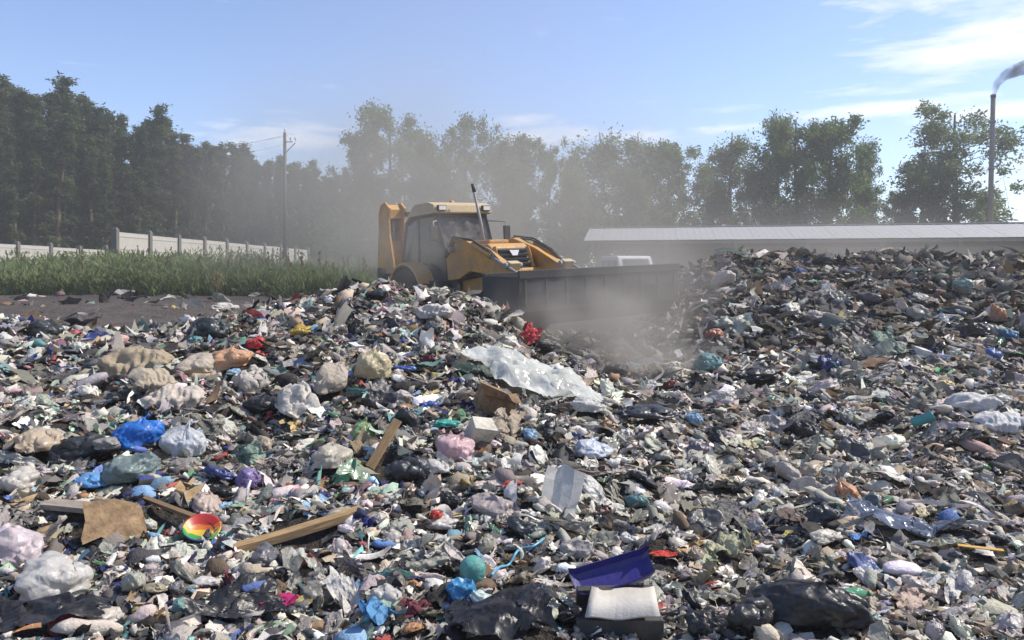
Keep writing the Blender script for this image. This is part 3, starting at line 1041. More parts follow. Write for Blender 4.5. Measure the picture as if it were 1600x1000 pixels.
def shrub(px, py_base, d, wpx, hpx, label, seed):
    rng = np.random.default_rng(seed)
    p = at(px, py_base, d)
    g = gz(p.x, p.y)
    root = empty('shrub', (p.x, p.y, g))
    W, H_ = wpx * d / FOC / 2, hpx * d / FOC
    tk = MB()
    C = []
    for k in range(16):
        a = rng.uniform(0, 6.283); r = W * rng.uniform(0.2, 1)
        e = np.array([r * math.cos(a), r * math.sin(a) * 0.8, H_ * rng.uniform(0.45, 1.0) * (1.1 - 0.4 * r / W)])
        tk.tube([(0, 0, -0.1), e * [0.4, 0.4, 0.55], e], [0.03, 0.02, 0.008], 5)
        for s in (0.5, 0.75, 0.95):
            C.append(e * s + rng.normal(0, 1, (60, 3)) * [0.2, 0.2, 0.18])
    tk.build('stem', MATS['bark'], root)
    V, F = quads_at(np.concatenate(C), 0.07, rng, 0, 0.8)
    V[:, 2] = np.maximum(V[:, 2], 0.02)
    link('foliage', mesh_np('foliage', V, F), root, MATS['leaf_green'])
    tag(root, label, 'shrub', 'shrubs on the weedy bank')
shrub(118, 440, 39, 70, 46, 'dark green shrub on the weedy bank before the gap in the fence', 3)
shrub(50, 440, 38, 60, 36, 'low shrub among the weeds before the low concrete fence', 4)
shrub(225, 440, 37, 60, 40, 'small leafy shrub before the first tall fence panels', 6)
shrub(395, 440, 41, 90, 44, 'wide hazy shrub among the weeds beneath the far fence panels', 7)

def weed_plant():
    p = hit(339, 466)
    p = at(339, 470, 24); g = gz(p.x, p.y)
    root = empty('dead_weed', (p.x, p.y, g))
    rng = np.random.default_rng(8)
    st = MB(); st.tube([(0, 0, -0.05), (0.02, 0, 0.5), (-0.02, 0, 1.0)], [0.02, 0.015, 0.008], 5)
    for k in range(7):
        h_ = 0.3 + 0.1 * k; a = rng.uniform(0, 6.28)
        st.tube([(0, 0, h_), (0.16 * math.cos(a), 0.16 * math.sin(a), h_ + 0.14)], [0.01, 0.005], 4)
    st.build('stem', MATS['weed_dry'], root)
    V, F = quads_at(np.array([0, 0, 0.7]) + rng.normal(0, 1, (160, 3)) * [0.12, 0.12, 0.2], 0.05, rng, 0, 0.7)
    link('seed_head', mesh_np('seed_head', V, F), root, MATS['weed_dry'])['kind'] = 'stuff'
    tag(root, 'rusty brown dead weed standing alone on the bare dirt strip', 'weed')
weed_plant()

# ------------------------------------------------------------------ backhoe loader (local x forward, y to its far side, z up)
def build_loader():
    R = empty('backhoe_loader', (-1.475, 18.04, 0.45), rot=(math.radians(2.4), math.radians(-0.8), math.radians(-55)))
    Y, K, G, S = MATS['yellow_paint'], MATS['black_paint'], MATS['cab_glass'], MATS['grey_metal']
    # chassis
    MB().box((1.0, 0, 0.75), (3.9, 0.7, 0.45)).build('chassis', K, R, 0.03)
    MB().box((0.1, 0, 1.02), (1.5, 1.5, 0.12)).build('cab_floor', K, R, 0.02)
    MB().box((2.2, 0, 0.5), (0.22, 1.5, 0.2)).build('front_axle', K, R, 0.02)
    for s in (-1, 1):
        MB().box((0.75, s * 0.72, 1.0), (0.75, 0.3, 0.42)).build('step_box', K, R, 0.03)
        # fender over the big rear wheel
        prof = [(-0.85, 0.85)] + [(-0.05 + 0.86 * math.cos(a), 0.78 + 0.86 * math.sin(a)) for a in np.linspace(math.radians(165), math.radians(25), 9)] + \
               [(-0.05 + 0.80 * math.cos(a), 0.78 + 0.80 * math.sin(a)) for a in np.linspace(math.radians(25), math.radians(165), 9)]
        MB().prism(prof, s * 0.72, s * 1.12).build('fender', Y, R)
        for (x, r, wd, nm) in ((-0.05, 0.75, 0.42, 'rear_wheel'), (2.2, 0.46, 0.3, 'front_wheel')):
            wh = empty(nm, (x, s * 0.92, r)); wh.parent = R
            h = wd / 2
            ty = MB().lathe([(r * 0.56, -h * .9), (r * 0.8, -h), (r * 0.95, -h * .92), (r, -h * .6), (r, h * .6), (r * 0.95, h * .92), (r * 0.8, h), (r * 0.56, h * .9)], 28, 'y')
            for k in range(20):
                a = 2 * math.pi * k / 20
                for q in (-1, 1):
                    ty.box(((r + 0.012) * math.cos(a + q * 0.08), q * h * 0.42, (r + 0.012) * math.sin(a + q * 0.08)), (0.05, h * 0.95, 0.055), (0, -a, q * 0.5))
            ty.build('tyre', MATS['rubber'], wh)
            MB().lathe([(0.05, -h * .5), (r * 0.5, -h * .45), (r * 0.57, -h * .85), (r * 0.57, h * .85), (r * 0.5, h * .45), (0.05, h * .5)], 24, 'y').build('rim', MATS['cream_paint'], wh)
    # hood and grille
    hood = MB()
    prof = [(0.95, 1.12), (0.95, 1.92), (1.3, 1.95), (2.5, 1.93), (2.62, 1.86), (2.9, 1.25), (2.88, 0.95), (1.4, 0.95)]
    hood.prism(prof, -0.47, 0.47)
    hd = hood.build('hood', Y, R, 0.035)
    MB().box((1.75, 0.1, 1.985), (0.7, 0.5, 0.09)).build('air_intake', Y, hd, 0.03)
    # raked grille frame with separate louvres
    M0, M1 = Vector((2.655, 0, 1.82)), Vector((2.915, 0, 1.26))
    ax = (M1 - M0)
    ang = math.atan2(ax.x, -ax.z)
    gr = MB().box(((M0.x + M1.x) / 2 + 0.005, 0, (M0.z + M1.z) / 2), (0.03, 0.72, ax.length), (0, -ang, 0)).build('grille', K, R)
    for k in range(6):
        c = M0 + ax * ((k + 0.5) / 6)
        MB().box((c.x + 0.045, 0, c.z), (0.05, 0.70, 0.045), (0, -ang + 0.6, 0)).build('louvre', MATS['bucket_steel'], gr)
    c = M0 + ax * 0.16
    MB().add([(c.x + 0.09, -0.12, c.z + 0.05), (c.x + 0.09, 0.12, c.z + 0.05), (c.x + 0.115, 0.06, c.z - 0.06), (c.x + 0.115, -0.06, c.z - 0.06),
              (c.x + 0.07, -0.12, c.z + 0.05), (c.x + 0.07, 0.12, c.z + 0.05), (c.x + 0.095, 0.06, c.z - 0.06), (c.x + 0.095, -0.06, c.z - 0.06)],
             [(0, 1, 2, 3), (7, 6, 5, 4), (0, 4, 5, 1), (1, 5, 6, 2), (2, 6, 7, 3), (3, 7, 4, 0)]).build('badge', MATS['white_paint'], gr)
    for s in (-1, 1):
        p0, p1 = M0 + Vector((0.02, s * 0.41, 0.03)), M1 + Vector((0.02, s * 0.45, -0.12))
        MB().tube([p0, p1], [0.05, 0.06], 4).build('grille_frame', MATS['yellow_paint'], R)
    # exhaust
    MB().tube([(1.32, 0.22, 1.9), (1.27, 0.2, 2.4), (1.12, 0.14, 3.18)], [0.05, 0.034, 0.028], 10).build('exhaust_stack', S, R, smooth=True)
    MB().tube([(1.13, 0.145, 3.14), (1.09, 0.13, 3.32)], [0.042, 0.04], 10).build('exhaust_cap', K, R, smooth=True)
    # cab
    zf, zr = 1.08, 2.66
    def pil(a, b, r=0.042, nm='pillar', m=K):
        return MB().tube([a, b], r, 4).build(nm, m, R)
    P = {}
    for s in (-1, 1):
        P['fb', s] = Vector((1.12, s * 0.62, 1.75)); P['ft', s] = Vector((0.74, s * 0.66, zr))
        P['ff', s] = Vector((1.10, s * 0.64, zf))
        P['mb', s] = Vector((0.12, s * 0.76, zf)); P['mt', s] = Vector((0.05, s * 0.70, zr))
        P['rb', s] = Vector((-0.80, s * 0.74, 1.5)); P['rt', s] = Vector((-0.62, s * 0.66, zr - 0.12))
        P['rf', s] = Vector((-0.75, s * 0.74, zf))
        for a, b in (('fb', 'ft'), ('ff', 'fb'), ('mb', 'mt'), ('rb', 'rt'), ('rf', 'rb')):
            pil(P[a, s], P[b, s])
        pil(P['ff', s], P['mb', s], 0.05, 'sill'); pil(P['mb', s], P['rf', s], 0.05, 'sill')
        pil(P['ft', s], P['mt', s], 0.05, 'roof_rail'); pil(P['mt', s], P['rt', s], 0.05, 'roof_rail')
        def pane(q, nm):
            c = sum((Vector(v) for v in q), Vector()) / len(q)
            V = [c + (Vector(v) - c) * 0.97 for v in q]
            n = (V[1] - V[0]).cross(V[2] - V[0]).normalized() * 0.006
            k = len(V)
            F = [tuple(range(k)), tuple(range(2 * k - 1, k - 1, -1))] + [(i, i + k, (i + 1) % k + k, (i + 1) % k) for i in range(k)]
            return MB().add([v + n for v in V] + [v - n for v in V], F).build(nm, G, R)
        mid = P['mb', s].lerp(P['mt', s], 0.0)
        pane([P['ff', s], P['fb', s], P['ft', s], P['mt', s], P['mb', s]], 'door_glass')
        pane([P['mb', s], P['mt', s], P['rt', s], P['rb', s], P['rf', s]], 'quarter_glass')
        MB().tube([P['ff', s].lerp(P['mb', s], 0.85) + Vector((0, s * 0.05, 0.35)), P['ff', s].lerp(P['mb', s], 0.85) + Vector((0, s * 0.05, 0.75))], 0.018, 6).build('grab_rail', S, R)
    pane([P['fb', -1], P['fb', 1], P['ft', 1], P['ft', -1]], 'windscreen')
    pane([P['rb', -1], P['rb', 1], P['rt', 1], P['rt', -1]], 'rear_glass')
    pil(P['fb', -1], P['fb', 1], 0.04, 'crossbar'); pil(P['ft', -1], P['ft', 1], 0.045, 'crossbar'); pil(P['rt', -1], P['rt', 1], 0.045, 'crossbar')
    prof = [(-0.60, 2.50), (-0.45, 2.64), (-0.2, 2.86), (0.0, 2.95), (0.6, 2.95), (0.84, 2.88), (0.88, 2.70), (0.8, 2.68), (-0.3, 2.68)]
    rf = MB().prism(prof, -0.76, 0.76).build('roof', MATS['cream_paint'], R, 0.05, smooth=False)
    for y in (-0.58, 0.58):
        MB().box((0.9, y, 2.80), (0.07, 0.22, 0.13)).build('work_light', K, rf, 0.015)
        MB().box((0.942, y, 2.80), (0.012, 0.17, 0.09)).build('work_light_lens', MATS['lamp_glass'], rf)
    for y in (-0.58, 0.58):
        MB().box((-0.66, y, 2.78), (0.08, 0.2, 0.12)).build('work_light', K, rf, 0.015)
    MB().lathe([(0.07, 0), (0.07, 0.06), (0.055, 0.13), (0.02, 0.15)], 12, c=(-0.3, 0.4, 2.945)).build('beacon', MATS['yellow_paint'], rf, smooth=True)
    # wiper, seat, wheel
    MB().tube([(0.98, -0.45, 2.2), (1.11, -0.1, 1.85)], 0.012, 5).build('wiper', K, R)
    st = MB().box((-0.1, 0, 1.38), (0.5, 0.5, 0.14)).build('seat', K, R, 0.05)
    MB().box((-0.36, 0, 1.75), (0.14, 0.46, 0.66), (0, -0.12, 0)).build('backrest', K, st, 0.05)
    MB().box((-0.1, 0, 1.2), (0.3, 0.3, 0.26)).build('pedestal', K, st, 0.02)
    col_ = MB().tube([(0.85, 0, 1.1), (0.6, 0, 1.72)], 0.04, 8).build('steering_column', K, R)
    MB().tube([(0.6 + 0.09 * math.cos(t), 0.2 * math.sin(t), 1.74 + 0.17 * math.cos(t) * 0.5) for t in np.linspace(0, 6.283, 17)], 0.016, 6, cap=False).build('steering_wheel', K, col_, smooth=True)
    MB().box((1.0, 0, 1.5), (0.1, 1.0, 0.5)).build('dashboard', K, R, 0.03)
    # mirror on a bracket at the far front corner
    for s, z in ((1, 2.28), (-1, 2.28)):
        MB().tube([P['ft', s].lerp(P['fb', s], 0.15), (1.15, s * 0.95, z + 0.2), (1.15, s * 0.95, z - 0.15)], 0.015, 6).build('mirror_bracket', S, R, smooth=True)
        m_ = MB().box((1.16, s * 0.96, z - 0.05), (0.05, 0.18, 0.32)).build('mirror', K, R, 0.02)
        MB().box((1.132, s * 0.96, z - 0.05), (0.008, 0.15, 0.28)).build('mirror_glass', MATS['lamp_glass'], m_)
    MB().tube([(1.12, 0.62, 2.0), (1.45, 0.62, 1.96)], 0.014, 6).build('hand_rail', S, R)
    # loader arms
    for s in (-1, 1):
        y0 = s * 0.66
        prof = [(1.25, 1.80), (1.55, 2.02), (1.95, 2.04), (2.7, 1.80), (3.55, 1.42), (3.85, 1.30), (3.95, 1.1), (3.8, 0.98), (3.5, 1.05), (2.75, 1.32), (2.2, 1.38), (1.75, 1.22), (1.3, 1.2)]
        arm = MB().prism(prof, y0 - 0.07, y0 + 0.07).build('loader_arm', Y, R, 0.015)
        top_ = [(1.5, 2.03), (1.95, 2.065), (2.72, 1.825), (3.6, 1.43)]
        MB().prism(top_ + [(x, z - 0.03) for x, z in reversed(top_)], y0 - 0.1, y0 + 0.1).build('arm_flange', Y, arm)
        MB().tube([(1.55, y0 - s * 0.16, 1.25), (2.3, y0 - s * 0.16, 1.32)], 0.065, 10).build('lift_cylinder', K, R, smooth=True)
        MB().tube([(2.3, y0 - s * 0.16, 1.32), (3.0, y0 - s * 0.16, 1.36)], 0.035, 10).build('lift_rod', S, R, smooth=True)
        MB().tube([(2.45, y0 + s * 0.13, 1.93), (3.1, y0 + s * 0.13, 1.66)], 0.055, 10).build('tilt_cylinder', Y, R, smooth=True)
        MB().tube([(3.1, y0 + s * 0.13, 1.66), (3.95, y0 + s * 0.13, 1.32)], 0.03, 8).build('tilt_rod', S, R, smooth=True)
        MB().box((3.66, y0, 1.46), (0.14, 0.26, 0.16), (0, 0.4, 0)).build('pivot_block', MATS['cream_paint'], R, 0.02)
        for x, z in ((1.6, 1.85), (3.8, 1.15), (3.66, 1.46)):
            MB().lathe([(0.02, -0.2), (0.06, -0.19), (0.06, 0.19), (0.02, 0.2)], 12, 'y').build('pivot_pin', S, R, loc=(x, y0, z))
        # bracket carrying the arm
        MB().box((1.35, s * 0.56, 1.45), (0.3, 0.08, 0.95)).build('arm_tower', K, R, 0.02)
    MB().tube([(2.95, -0.66, 1.35), (2.95, 0.66, 1.35)], 0.06, 10).build('cross_tube', Y, R)
    # front bucket, rolled back so that its floor faces forward
    W = 1.90
    B = MATS['bucket_steel']
    bk = empty('front_bucket', (0, 0.31, 0)); bk.parent = R
    outer = [(4.04, 1.30), (4.02, 0.75), (4.14, 0.48), (4.45, 0.36), (4.85, 0.42), (5.10, 0.66), (5.16, 1.0), (5.17, 1.27)]
    inner = [(5.13, 1.27), (5.12, 1.0), (5.06, 0.69), (4.84, 0.47), (4.46, 0.41), (4.18, 0.51), (4.07, 0.77), (4.08, 1.30)]
    sh = MB()
    n = len(outer)
    for i in range(n - 1):
        a, b = outer[i], outer[i + 1]
        c, d = inner[n - 2 - i], inner[n - 1 - i]
        sh.prism([a, b, c, d], -W, W)
    sh.build('bucket_shell', B, bk)
    side = outer[:] + []
    for s in (-1, 1):
        MB().prism([(x + (0.0 if x > 4.6 else -0.01), z) for x, z in outer], s * W - 0.02, s * W + 0.02).build('side_plate', B, bk)
        MB().box((4.98, s * (W + 0.03), 0.95), (0.32, 0.025, 0.5)).build('wear_plate', B, bk, 0.006)
    MB().box((5.165, 0, 1.30), (0.06, 2 * W + 0.06, 0.14), (0, 0.02, 0)).build('cutting_edge', B, bk, 0.01)
    for k in range(9):
        MB().box((5.175, -W + 0.1 + k * (2 * W - 0.2) / 8, 0.98), (0.014, 0.05, 0.46)).build('wear_strip', B, bk, 0.008)
    MB().box((4.03, 0, 1.31), (0.1, 2 * W, 0.06)).build('rim', B, bk, 0.01)
    for y in (-0.74, -0.58, 0.58, 0.74):
        MB().prism([(4.04, 1.3), (3.62, 1.24), (3.7, 1.02), (4.04, 0.8)], y - 0.015, y + 0.015).build('hanger', B, bk)
    # rear digger: frame, boom folded up, dipper, small bucket, stabilisers
    MB().box((-1.12, 0, 0.95), (0.16, 2.1, 0.9)).build('rear_frame', K, R, 0.02)
    oy = -0.52
    MB().box((-1.3, oy, 0.95), (0.26, 0.42, 0.85)).build('kingpost', K, R, 0.03)
    boom = [(-1.42, 0.72), (-1.18, 1.05), (-1.26, 1.7), (-1.40, 2.35), (-1.40, 2.72), (-1.34, 2.98), (-1.56, 3.14), (-1.80, 3.10), (-1.95, 2.9), (-1.99, 2.45), (-2.12, 1.75), (-2.08, 1.1), (-1.7, 0.7)]
    bo = empty('boom'); bo.parent = R
    for s in (-1, 1):
        MB().prism(boom, oy + s * 0.21 - 0.025, oy + s * 0.21 + 0.025).build('boom_plate', Y, bo, 0.008)
    MB().prism([(-1.5, 0.85), (-1.36, 1.1), (-1.5, 1.9), (-1.58, 2.2), (-1.84, 2.2), (-1.92, 1.75), (-1.86, 1.1)], oy - 0.18, oy + 0.18).build('boom_web', Y, bo)
    MB().prism([(-1.48, 2.74), (-1.46, 2.96), (-1.60, 3.09), (-1.76, 3.05), (-1.86, 2.88), (-1.86, 2.72)], oy - 0.182, oy + 0.182).build('boom_head', Y, bo)
    MB().tube([(-1.66, oy, 2.15), (-1.64, oy, 2.8)], 0.05, 8).build('boom_ram', S, bo, smooth=True)
    MB().box((-1.66, oy, 2.48), (0.1, 0.3, 0.1)).build('link_block', K, bo, 0.01)
    di = [(-1.74, 3.0), (-1.96, 3.05), (-2.12, 2.7), (-2.36, 1.6), (-2.34, 0.75), (-2.2, 0.7), (-2.12, 1.5), (-1.98, 2.3)]
    MB().prism(di, oy - 0.11, oy + 0.11).build('dipper', Y, R, 0.02)
    MB().tube([(-2.2, oy, 2.6), (-2.42, oy, 1.7)], 0.06, 8).build('dipper_ram', K, R, smooth=True)
    bp = [(-2.45, 0.8), (-2.15, 0.78), (-1.86, 0.55), (-1.9, 0.3), (-2.2, 0.16), (-2.5, 0.3), (-2.58, 0.55)]
    MB().prism(bp, oy - 0.3, oy + 0.3).build('rear_bucket', MATS['bucket_steel'], R, 0.02)
    for k in range(4):
        MB().box((-1.86, oy - 0.24 + 0.16 * k, 0.58), (0.14, 0.06, 0.06), (0, 0.6, 0)).build('bucket_tooth', S, R)
    for s in (-1, 1):
        MB().box((-1.25, s * 1.06, 0.9), (0.2, 0.16, 1.3)).build('stabiliser_leg', K, R, 0.02)
        MB().tube([(-1.25, s * 1.06, 0.25), (-1.25, s * 1.06, 1.0)], 0.05, 8).build('stabiliser_ram', S, R, smooth=True)
        MB().box((-1.25, s * 1.06, 0.2), (0.42, 0.36, 0.07)).build('stabiliser_foot', K, R, 0.02)
    for s in (-1, 1):
        for k in range(2):
            y = s * (0.74 + 0.05 * k)
            MB().tube([(1.3, y, 1.7), (1.7, y, 2.08 + 0.04 * k), (2.4, y, 2.0 + 0.03 * k), (3.0, y, 1.78), (3.3, y, 1.58)], 0.018, 6).build('hydraulic_hose', K, R, smooth=True)
    for k in range(4):
        MB().tube([(-1.2, oy + 0.24 + 0.03 * k, 1.1), (-1.35, oy + 0.26 + 0.03 * k, 1.8), (-1.5, oy + 0.26, 2.5 + 0.05 * k)], 0.016, 6).build('hydraulic_hose', K, R, smooth=True)
    tag(R, 'dusty orange-yellow backhoe loader pushing rubbish with its wide dark front bucket', 'backhoe loader')
build_loader()

# ------------------------------------------------------------------ shapes of rubbish
def tri(x):
    return np.abs((x % 1.0) * 2 - 1) * 2 - 1

def crumpled(n, rng, folds=5, amp=0.3, ragged=0.3, aspect=1.0, curl=0.3):
    """a crumpled sheet: n x n grid, sharp creases, torn outline; half size about 1"""
    u = np.linspace(-1, 1, n)
    X, Y = np.meshgrid(u, u)
    x, y = X.ravel().copy(), Y.ravel().copy()
    a = np.arctan2(y, x)
    ph = rng.uniform(0, 6.28, 4)
    r = 1 + ragged * (0.5 * np.sin(a * 2 + ph[0]) + 0.3 * np.sin(a * 3 + ph[1]) + 0.25 * np.sin(a * 7 + ph[2])) * np.maximum(np.abs(x), np.abs(y))
    j = rng.normal(0, 0.32 / n, (2, n * n))
    x, y = x * r + j[0], y * r * aspect + j[1]
    z = np.zeros_like(x)
    xs, ys = x.copy(), y.copy()
    for k in range(folds):
        t = rng.uniform(0, math.pi)
        f = rng.uniform(0.35, 1.1) * (1 + 0.3 * k)
        s = xs * math.cos(t) + ys * math.sin(t)
        w_ = tri(s * f + rng.uniform(0, 1))
        z += amp * w_ / (1 + 0.35 * k) * rng.uniform(0.5, 1.2)
        sh = 0.10 * w_
        x += sh * math.cos(t); y += sh * math.sin(t)
    z += curl * rng.normal() * (x * math.cos(ph[3]) + y * math.sin(ph[3])) ** 2 * 0.5
    z += rng.normal(0, 0.06 * amp / 0.3, n * n)
    x *= 1 - 0.12 * rng.uniform(); 
    idx = np.arange(n * n).reshape(n, n)
    F = np.stack([idx[:-1, :-1], idx[:-1, 1:], idx[1:, 1:], idx[1:, :-1]], -1).reshape(-1, 4)
    return np.stack([x, y, z - z.mean()], -1), F

_ICO = {}
def ico(sub):
    if sub not in _ICO:
        bm = bmesh.new()
        bmesh.ops.create_icosphere(bm, subdivisions=sub, radius=1.0)
        V = np.array([v.co[:] for v in bm.verts]); F = np.array([[v.index for v in f.verts] for f in bm.faces])
        bm.free()
        _ICO[sub] = (V, F)
    return _ICO[sub]

def ridge(P, seed):
    return 1 - 2 * np.abs(vnoise(P, seed))

def bag_shape(rng, sub=5, style='tied', flat=0.72, rough=1.0):
    """a stuffed plastic bag: sagging body, creases that run to the knot, gathered neck with a loose tuft"""
    P, F = ico(sub)
    P = P.copy()
    seed = int(rng.integers(0, 99999))
    o = rng.uniform(-50, 50, 3)
    warp = 0.35 * np.stack([vnoise(P * 1.7 + o + q * 9, seed + 20 + q) for q in range(3)], -1)
    r = 1 + 0.30 * fbm(P * 1.0 + o, seed, 2)
    ang = np.arctan2(P[:, 1], P[:, 0])
    up = np.clip(P[:, 2], -1, 1)
    k1 = int(rng.integers(7, 12))
    wr = np.abs(np.sin(ang * k1 * 0.5 + 2.6 * vnoise(P * 1.6 + o, seed + 3))) - 0.6
    r += 0.09 * wr * sstep(up, -0.5, 0.75)
    Q = P + warp
    r += rough * (0.085 * ridge(Q * 1.9 + o, seed + 5) + 0.05 * ridge(Q * [4.6, 4.6, 3.0] + o, seed + 7))
    if sub > 3:
        r += rough * 0.022 * ridge(Q * 9.5 + o, seed + 9)
    V = P * r[:, None]
    V[:, 2] *= flat
    V[:, 0] *= rng.uniform(0.9, 1.3)
    if style == 'tied':
        m = up > 0.80
        t = np.clip((up - 0.80) / 0.2, 0, 1)
        f = 1 - 0.9 * np.sin(np.clip(t * 1.15, 0, 1) * math.pi / 2) + 0.35 * np.clip(t - 0.7, 0, 1) / 0.3
        V[m, 0] *= f[m]; V[m, 1] *= f[m]
        V[m, 2] += (0.16 * t[m] ** 1.4) * (1 + 0.5 * np.sin(ang[m] * 3 + seed))
        V[m, 0] += 0.4 * t[m] ** 2
    elif style == 'open':
        m = up > 0.7
        t = np.clip((up - 0.7) / 0.3, 0, 1)
        V[m, 2] -= 0.9 * flat * t[m] ** 1.2 * 0.9
        V[m, 2] += 0.12 * np.sin(ang[m] * 4 + seed) * (1 - t[m])
    low = V[:, 2] < -0.42 * flat
    V[low, 2] = -0.42 * flat + (V[low, 2] + 0.42 * flat) * 0.25
    return V, F

def edges_of(F):
    k = F.shape[1]
    E = np.concatenate([F[:, [i, (i + 1) % k]] for i in range(k)])
    E.sort(axis=1)
    return np.unique(E, axis=0)

def relax(V, E, rest, iters, pull=0.0, keep=None, floor=None, bend=0.2, grav=0.002):
    """let a slack skin settle: edges seek their length while the contents hold it, so that the surplus buckles into folds"""
    n = len(V)
    i, j = E[:, 0], E[:, 1]
    val = np.bincount(i, minlength=n) + np.bincount(j, minlength=n)
    def gather(X):
        return np.stack([np.bincount(i, X[j, q], n) + np.bincount(j, X[i, q], n) for q in range(3)], -1) / val[:, None]
    for it in range(iters):
        d = V[j] - V[i]
        L = np.linalg.norm(d, axis=1) + 1e-9
        c = d * (0.5 * (L - rest) / L)[:, None]
        A = np.stack([np.bincount(i, c[:, q], n) - np.bincount(j, c[:, q], n) for q in range(3)], -1)
        V = V + A * (2.2 / val)[:, None]
        lap = gather(V) - V
        V = V - bend * (gather(lap) - lap)          # resists sharp curvature but keeps the size
        V[:, 2] -= grav
        if pull:
            V = V * (1 - pull)
        if keep is not None:
            r = np.linalg.norm(V, axis=1)
            V = V * np.where(r < keep, keep / (r + 1e-9), 1.0)[:, None]
        if floor is not None:
            V[:, 2] = np.maximum(V[:, 2], floor)
    return V

def slack_bag(rng, flat=0.6, crumpled_=False):
    """a plastic bag as it really lies: lumpy contents under a skin that is too large for them"""
    P, F = ico(5)
    sd = int(rng.integers(0, 99999)); o = rng.uniform(-40, 40, 3)
    rin = 0.77 + 0.30 * vnoise(P * 1.2 + o, sd) + 0.17 * vnoise(P * 2.6 + o, sd + 1)
    st = rng.uniform(0.8, 1.35)
    V = P * rin[:, None] * [st, 1 / st ** 0.5, flat]
    keep = np.linalg.norm(V, axis=1) * 0.89
    E = edges_of(F)
    surplus = rng.uniform(1.16, 1.3) if crumpled_ else rng.uniform(1.22, 1.45)
    rest = np.linalg.norm(V[E[:, 0]] - V[E[:, 1]], axis=1) * (surplus * (1 + 0.18 * vnoise(P[E[:, 0]] * 1.7 + o, sd + 3)))
    if crumpled_:
        w_ = P + 0.3 * np.stack([vnoise(P * 2 + o + q * 7, sd + 20 + q) for q in range(3)], -1)
        V = V * (1.0 + 0.09 * ridge(w_ * [3.2, 3.2, 2.0] + o, sd + 4) + 0.05 * ridge(w_ * 7 + o, sd + 5))[:, None]
        V = relax(V, E, rest, 50, 0.008, keep, -0.38 * flat, 0.2, 0.0006)
    else:
        V = V * (1.04 + 0.06 * vnoise(P * 5 + o, sd + 4) + 0.04 * vnoise(P * 10 + o, sd + 5))[:, None]
        V = relax(V, E, rest, 65, 0.011, keep, -0.38 * flat, 0.22, 0.0015)
    return V, F

def sack_shape(rng, L=1.0, W=0.55, H=0.32, nu=44, nv=32):
    """a woven sack lying on its side, sewn flat at both ends"""
    u = np.linspace(-1, 1, nu); v = np.linspace(0, 2 * math.pi, nv, endpoint=False)
    U, A = np.meshgrid(u, v, indexing='ij')
    prof = (1 - np.abs(U) ** 3.2) ** 0.5
    prof = np.maximum(prof, 0.04)
    wid = 0.72 + 0.28 * (1 - np.abs(U) ** 4)
    seed = int(rng.integers(0, 9999))
    Q = np.stack([U * 1.3, np.cos(A), np.sin(A)], -1).reshape(-1, 3)
    nz = (0.22 * fbm(Q * 1.4 + seed, seed, 2) + 0.12 * ridge(Q * 1.7 + seed, seed + 3) + 0.07 * ridge(Q * [3.6, 3.2, 3.2] + seed, seed + 4)).reshape(U.shape)
    x = L * U * (1 + 0.04 * np.sin(A * 3))
    y = W * wid * np.cos(A) * (1 + nz)
    z = H * prof * np.sin(A) * (1 + nz * 1.6)
    z += -0.25 * H * np.cos(U * 2.2 + seed)
    y += 0.14 * W * np.sin(U * 1.9 + seed)
    V = np.stack([x, y, z], -1).reshape(-1, 3)
    idx = np.arange(nu * nv).reshape(nu, nv)
    F = np.stack([idx[:-1], np.roll(idx, -1, 1)[:-1], np.roll(idx, -1, 1)[1:], idx[1:]], -1).reshape(-1, 4)
    return V, F

def bottle_mesh(rng, crushed):
    m = MB()
    prof = [(0.02, 0), (0.30, 0.0), (0.34, 0.06), (0.33, 0.35), (0.30, 0.45), (0.33, 0.55), (0.34, 0.9), (0.33, 1.2), (0.22, 1.5), (0.11, 1.62), (0.11, 1.72)]
    m.lathe(prof, 12, 'x', c=(-0.85, 0, 0))
    V = np.array(m.v)
    V[:, 2] *= 1 - 0.55 * crushed * (0.5 + 0.5 * np.cos(V[:, 0] * 2.2 + rng.uniform(0, 3)))
    V += 0.06 * crushed * rng.normal(size=V.shape) * (V[:, :1] < 0.6)
    V[:, 1] += 0.12 * crushed * np.sin(V[:, 0] * 2)
    m.v = [tuple(p) for p in V]
    return m.mesh('bottle')

def cup_mesh(rng):
    m = MB().lathe([(0.30, 0), (0.42, 1.0), (0.45, 1.0), (0.45, 1.04), (0.40, 1.03), (0.28, 0.05), (0.02, 0.05)], 14)
    V = np.array(m.v); V[:, 0] *= 1 + 0.25 * np.sin(V[:, 2] * 2 + rng.uniform(0, 3)); V[:, 2] -= 0.5
    m.v = [tuple(p) for p in V]
    return m.mesh('cup')

def board_mesh(rng, L, W, T, n=6):
    """a sawn board with ragged ends and a slight bow; half lengths"""
    V, F = [], []
    bow = rng.normal(0, 0.02 * L)
    for i in range(n + 1):
        t = i / n * 2 - 1
        for (a, b) in ((-1, -1), (1, -1), (1, 1), (-1, 1)):
            e = (rng.normal(0, 0.05) * W * 2 if i in (0, n) else 0)
            V.append((L * t + e, W * a * (1 + 0.03 * rng.normal()), T * b + bow * (1 - t * t)))
    for i in range(n):
        for k in range(4):
            k2 = (k + 1) % 4
            F.append((4 * i + k, 4 * i + k2, 4 * i + 4 + k2, 4 * i + 4 + k))
    F.append((3, 2, 1, 0)); F.append((4 * n, 4 * n + 1, 4 * n + 2, 4 * n + 3))
    return MB().add(V, F).mesh('board', min(T, W) * 0.12)

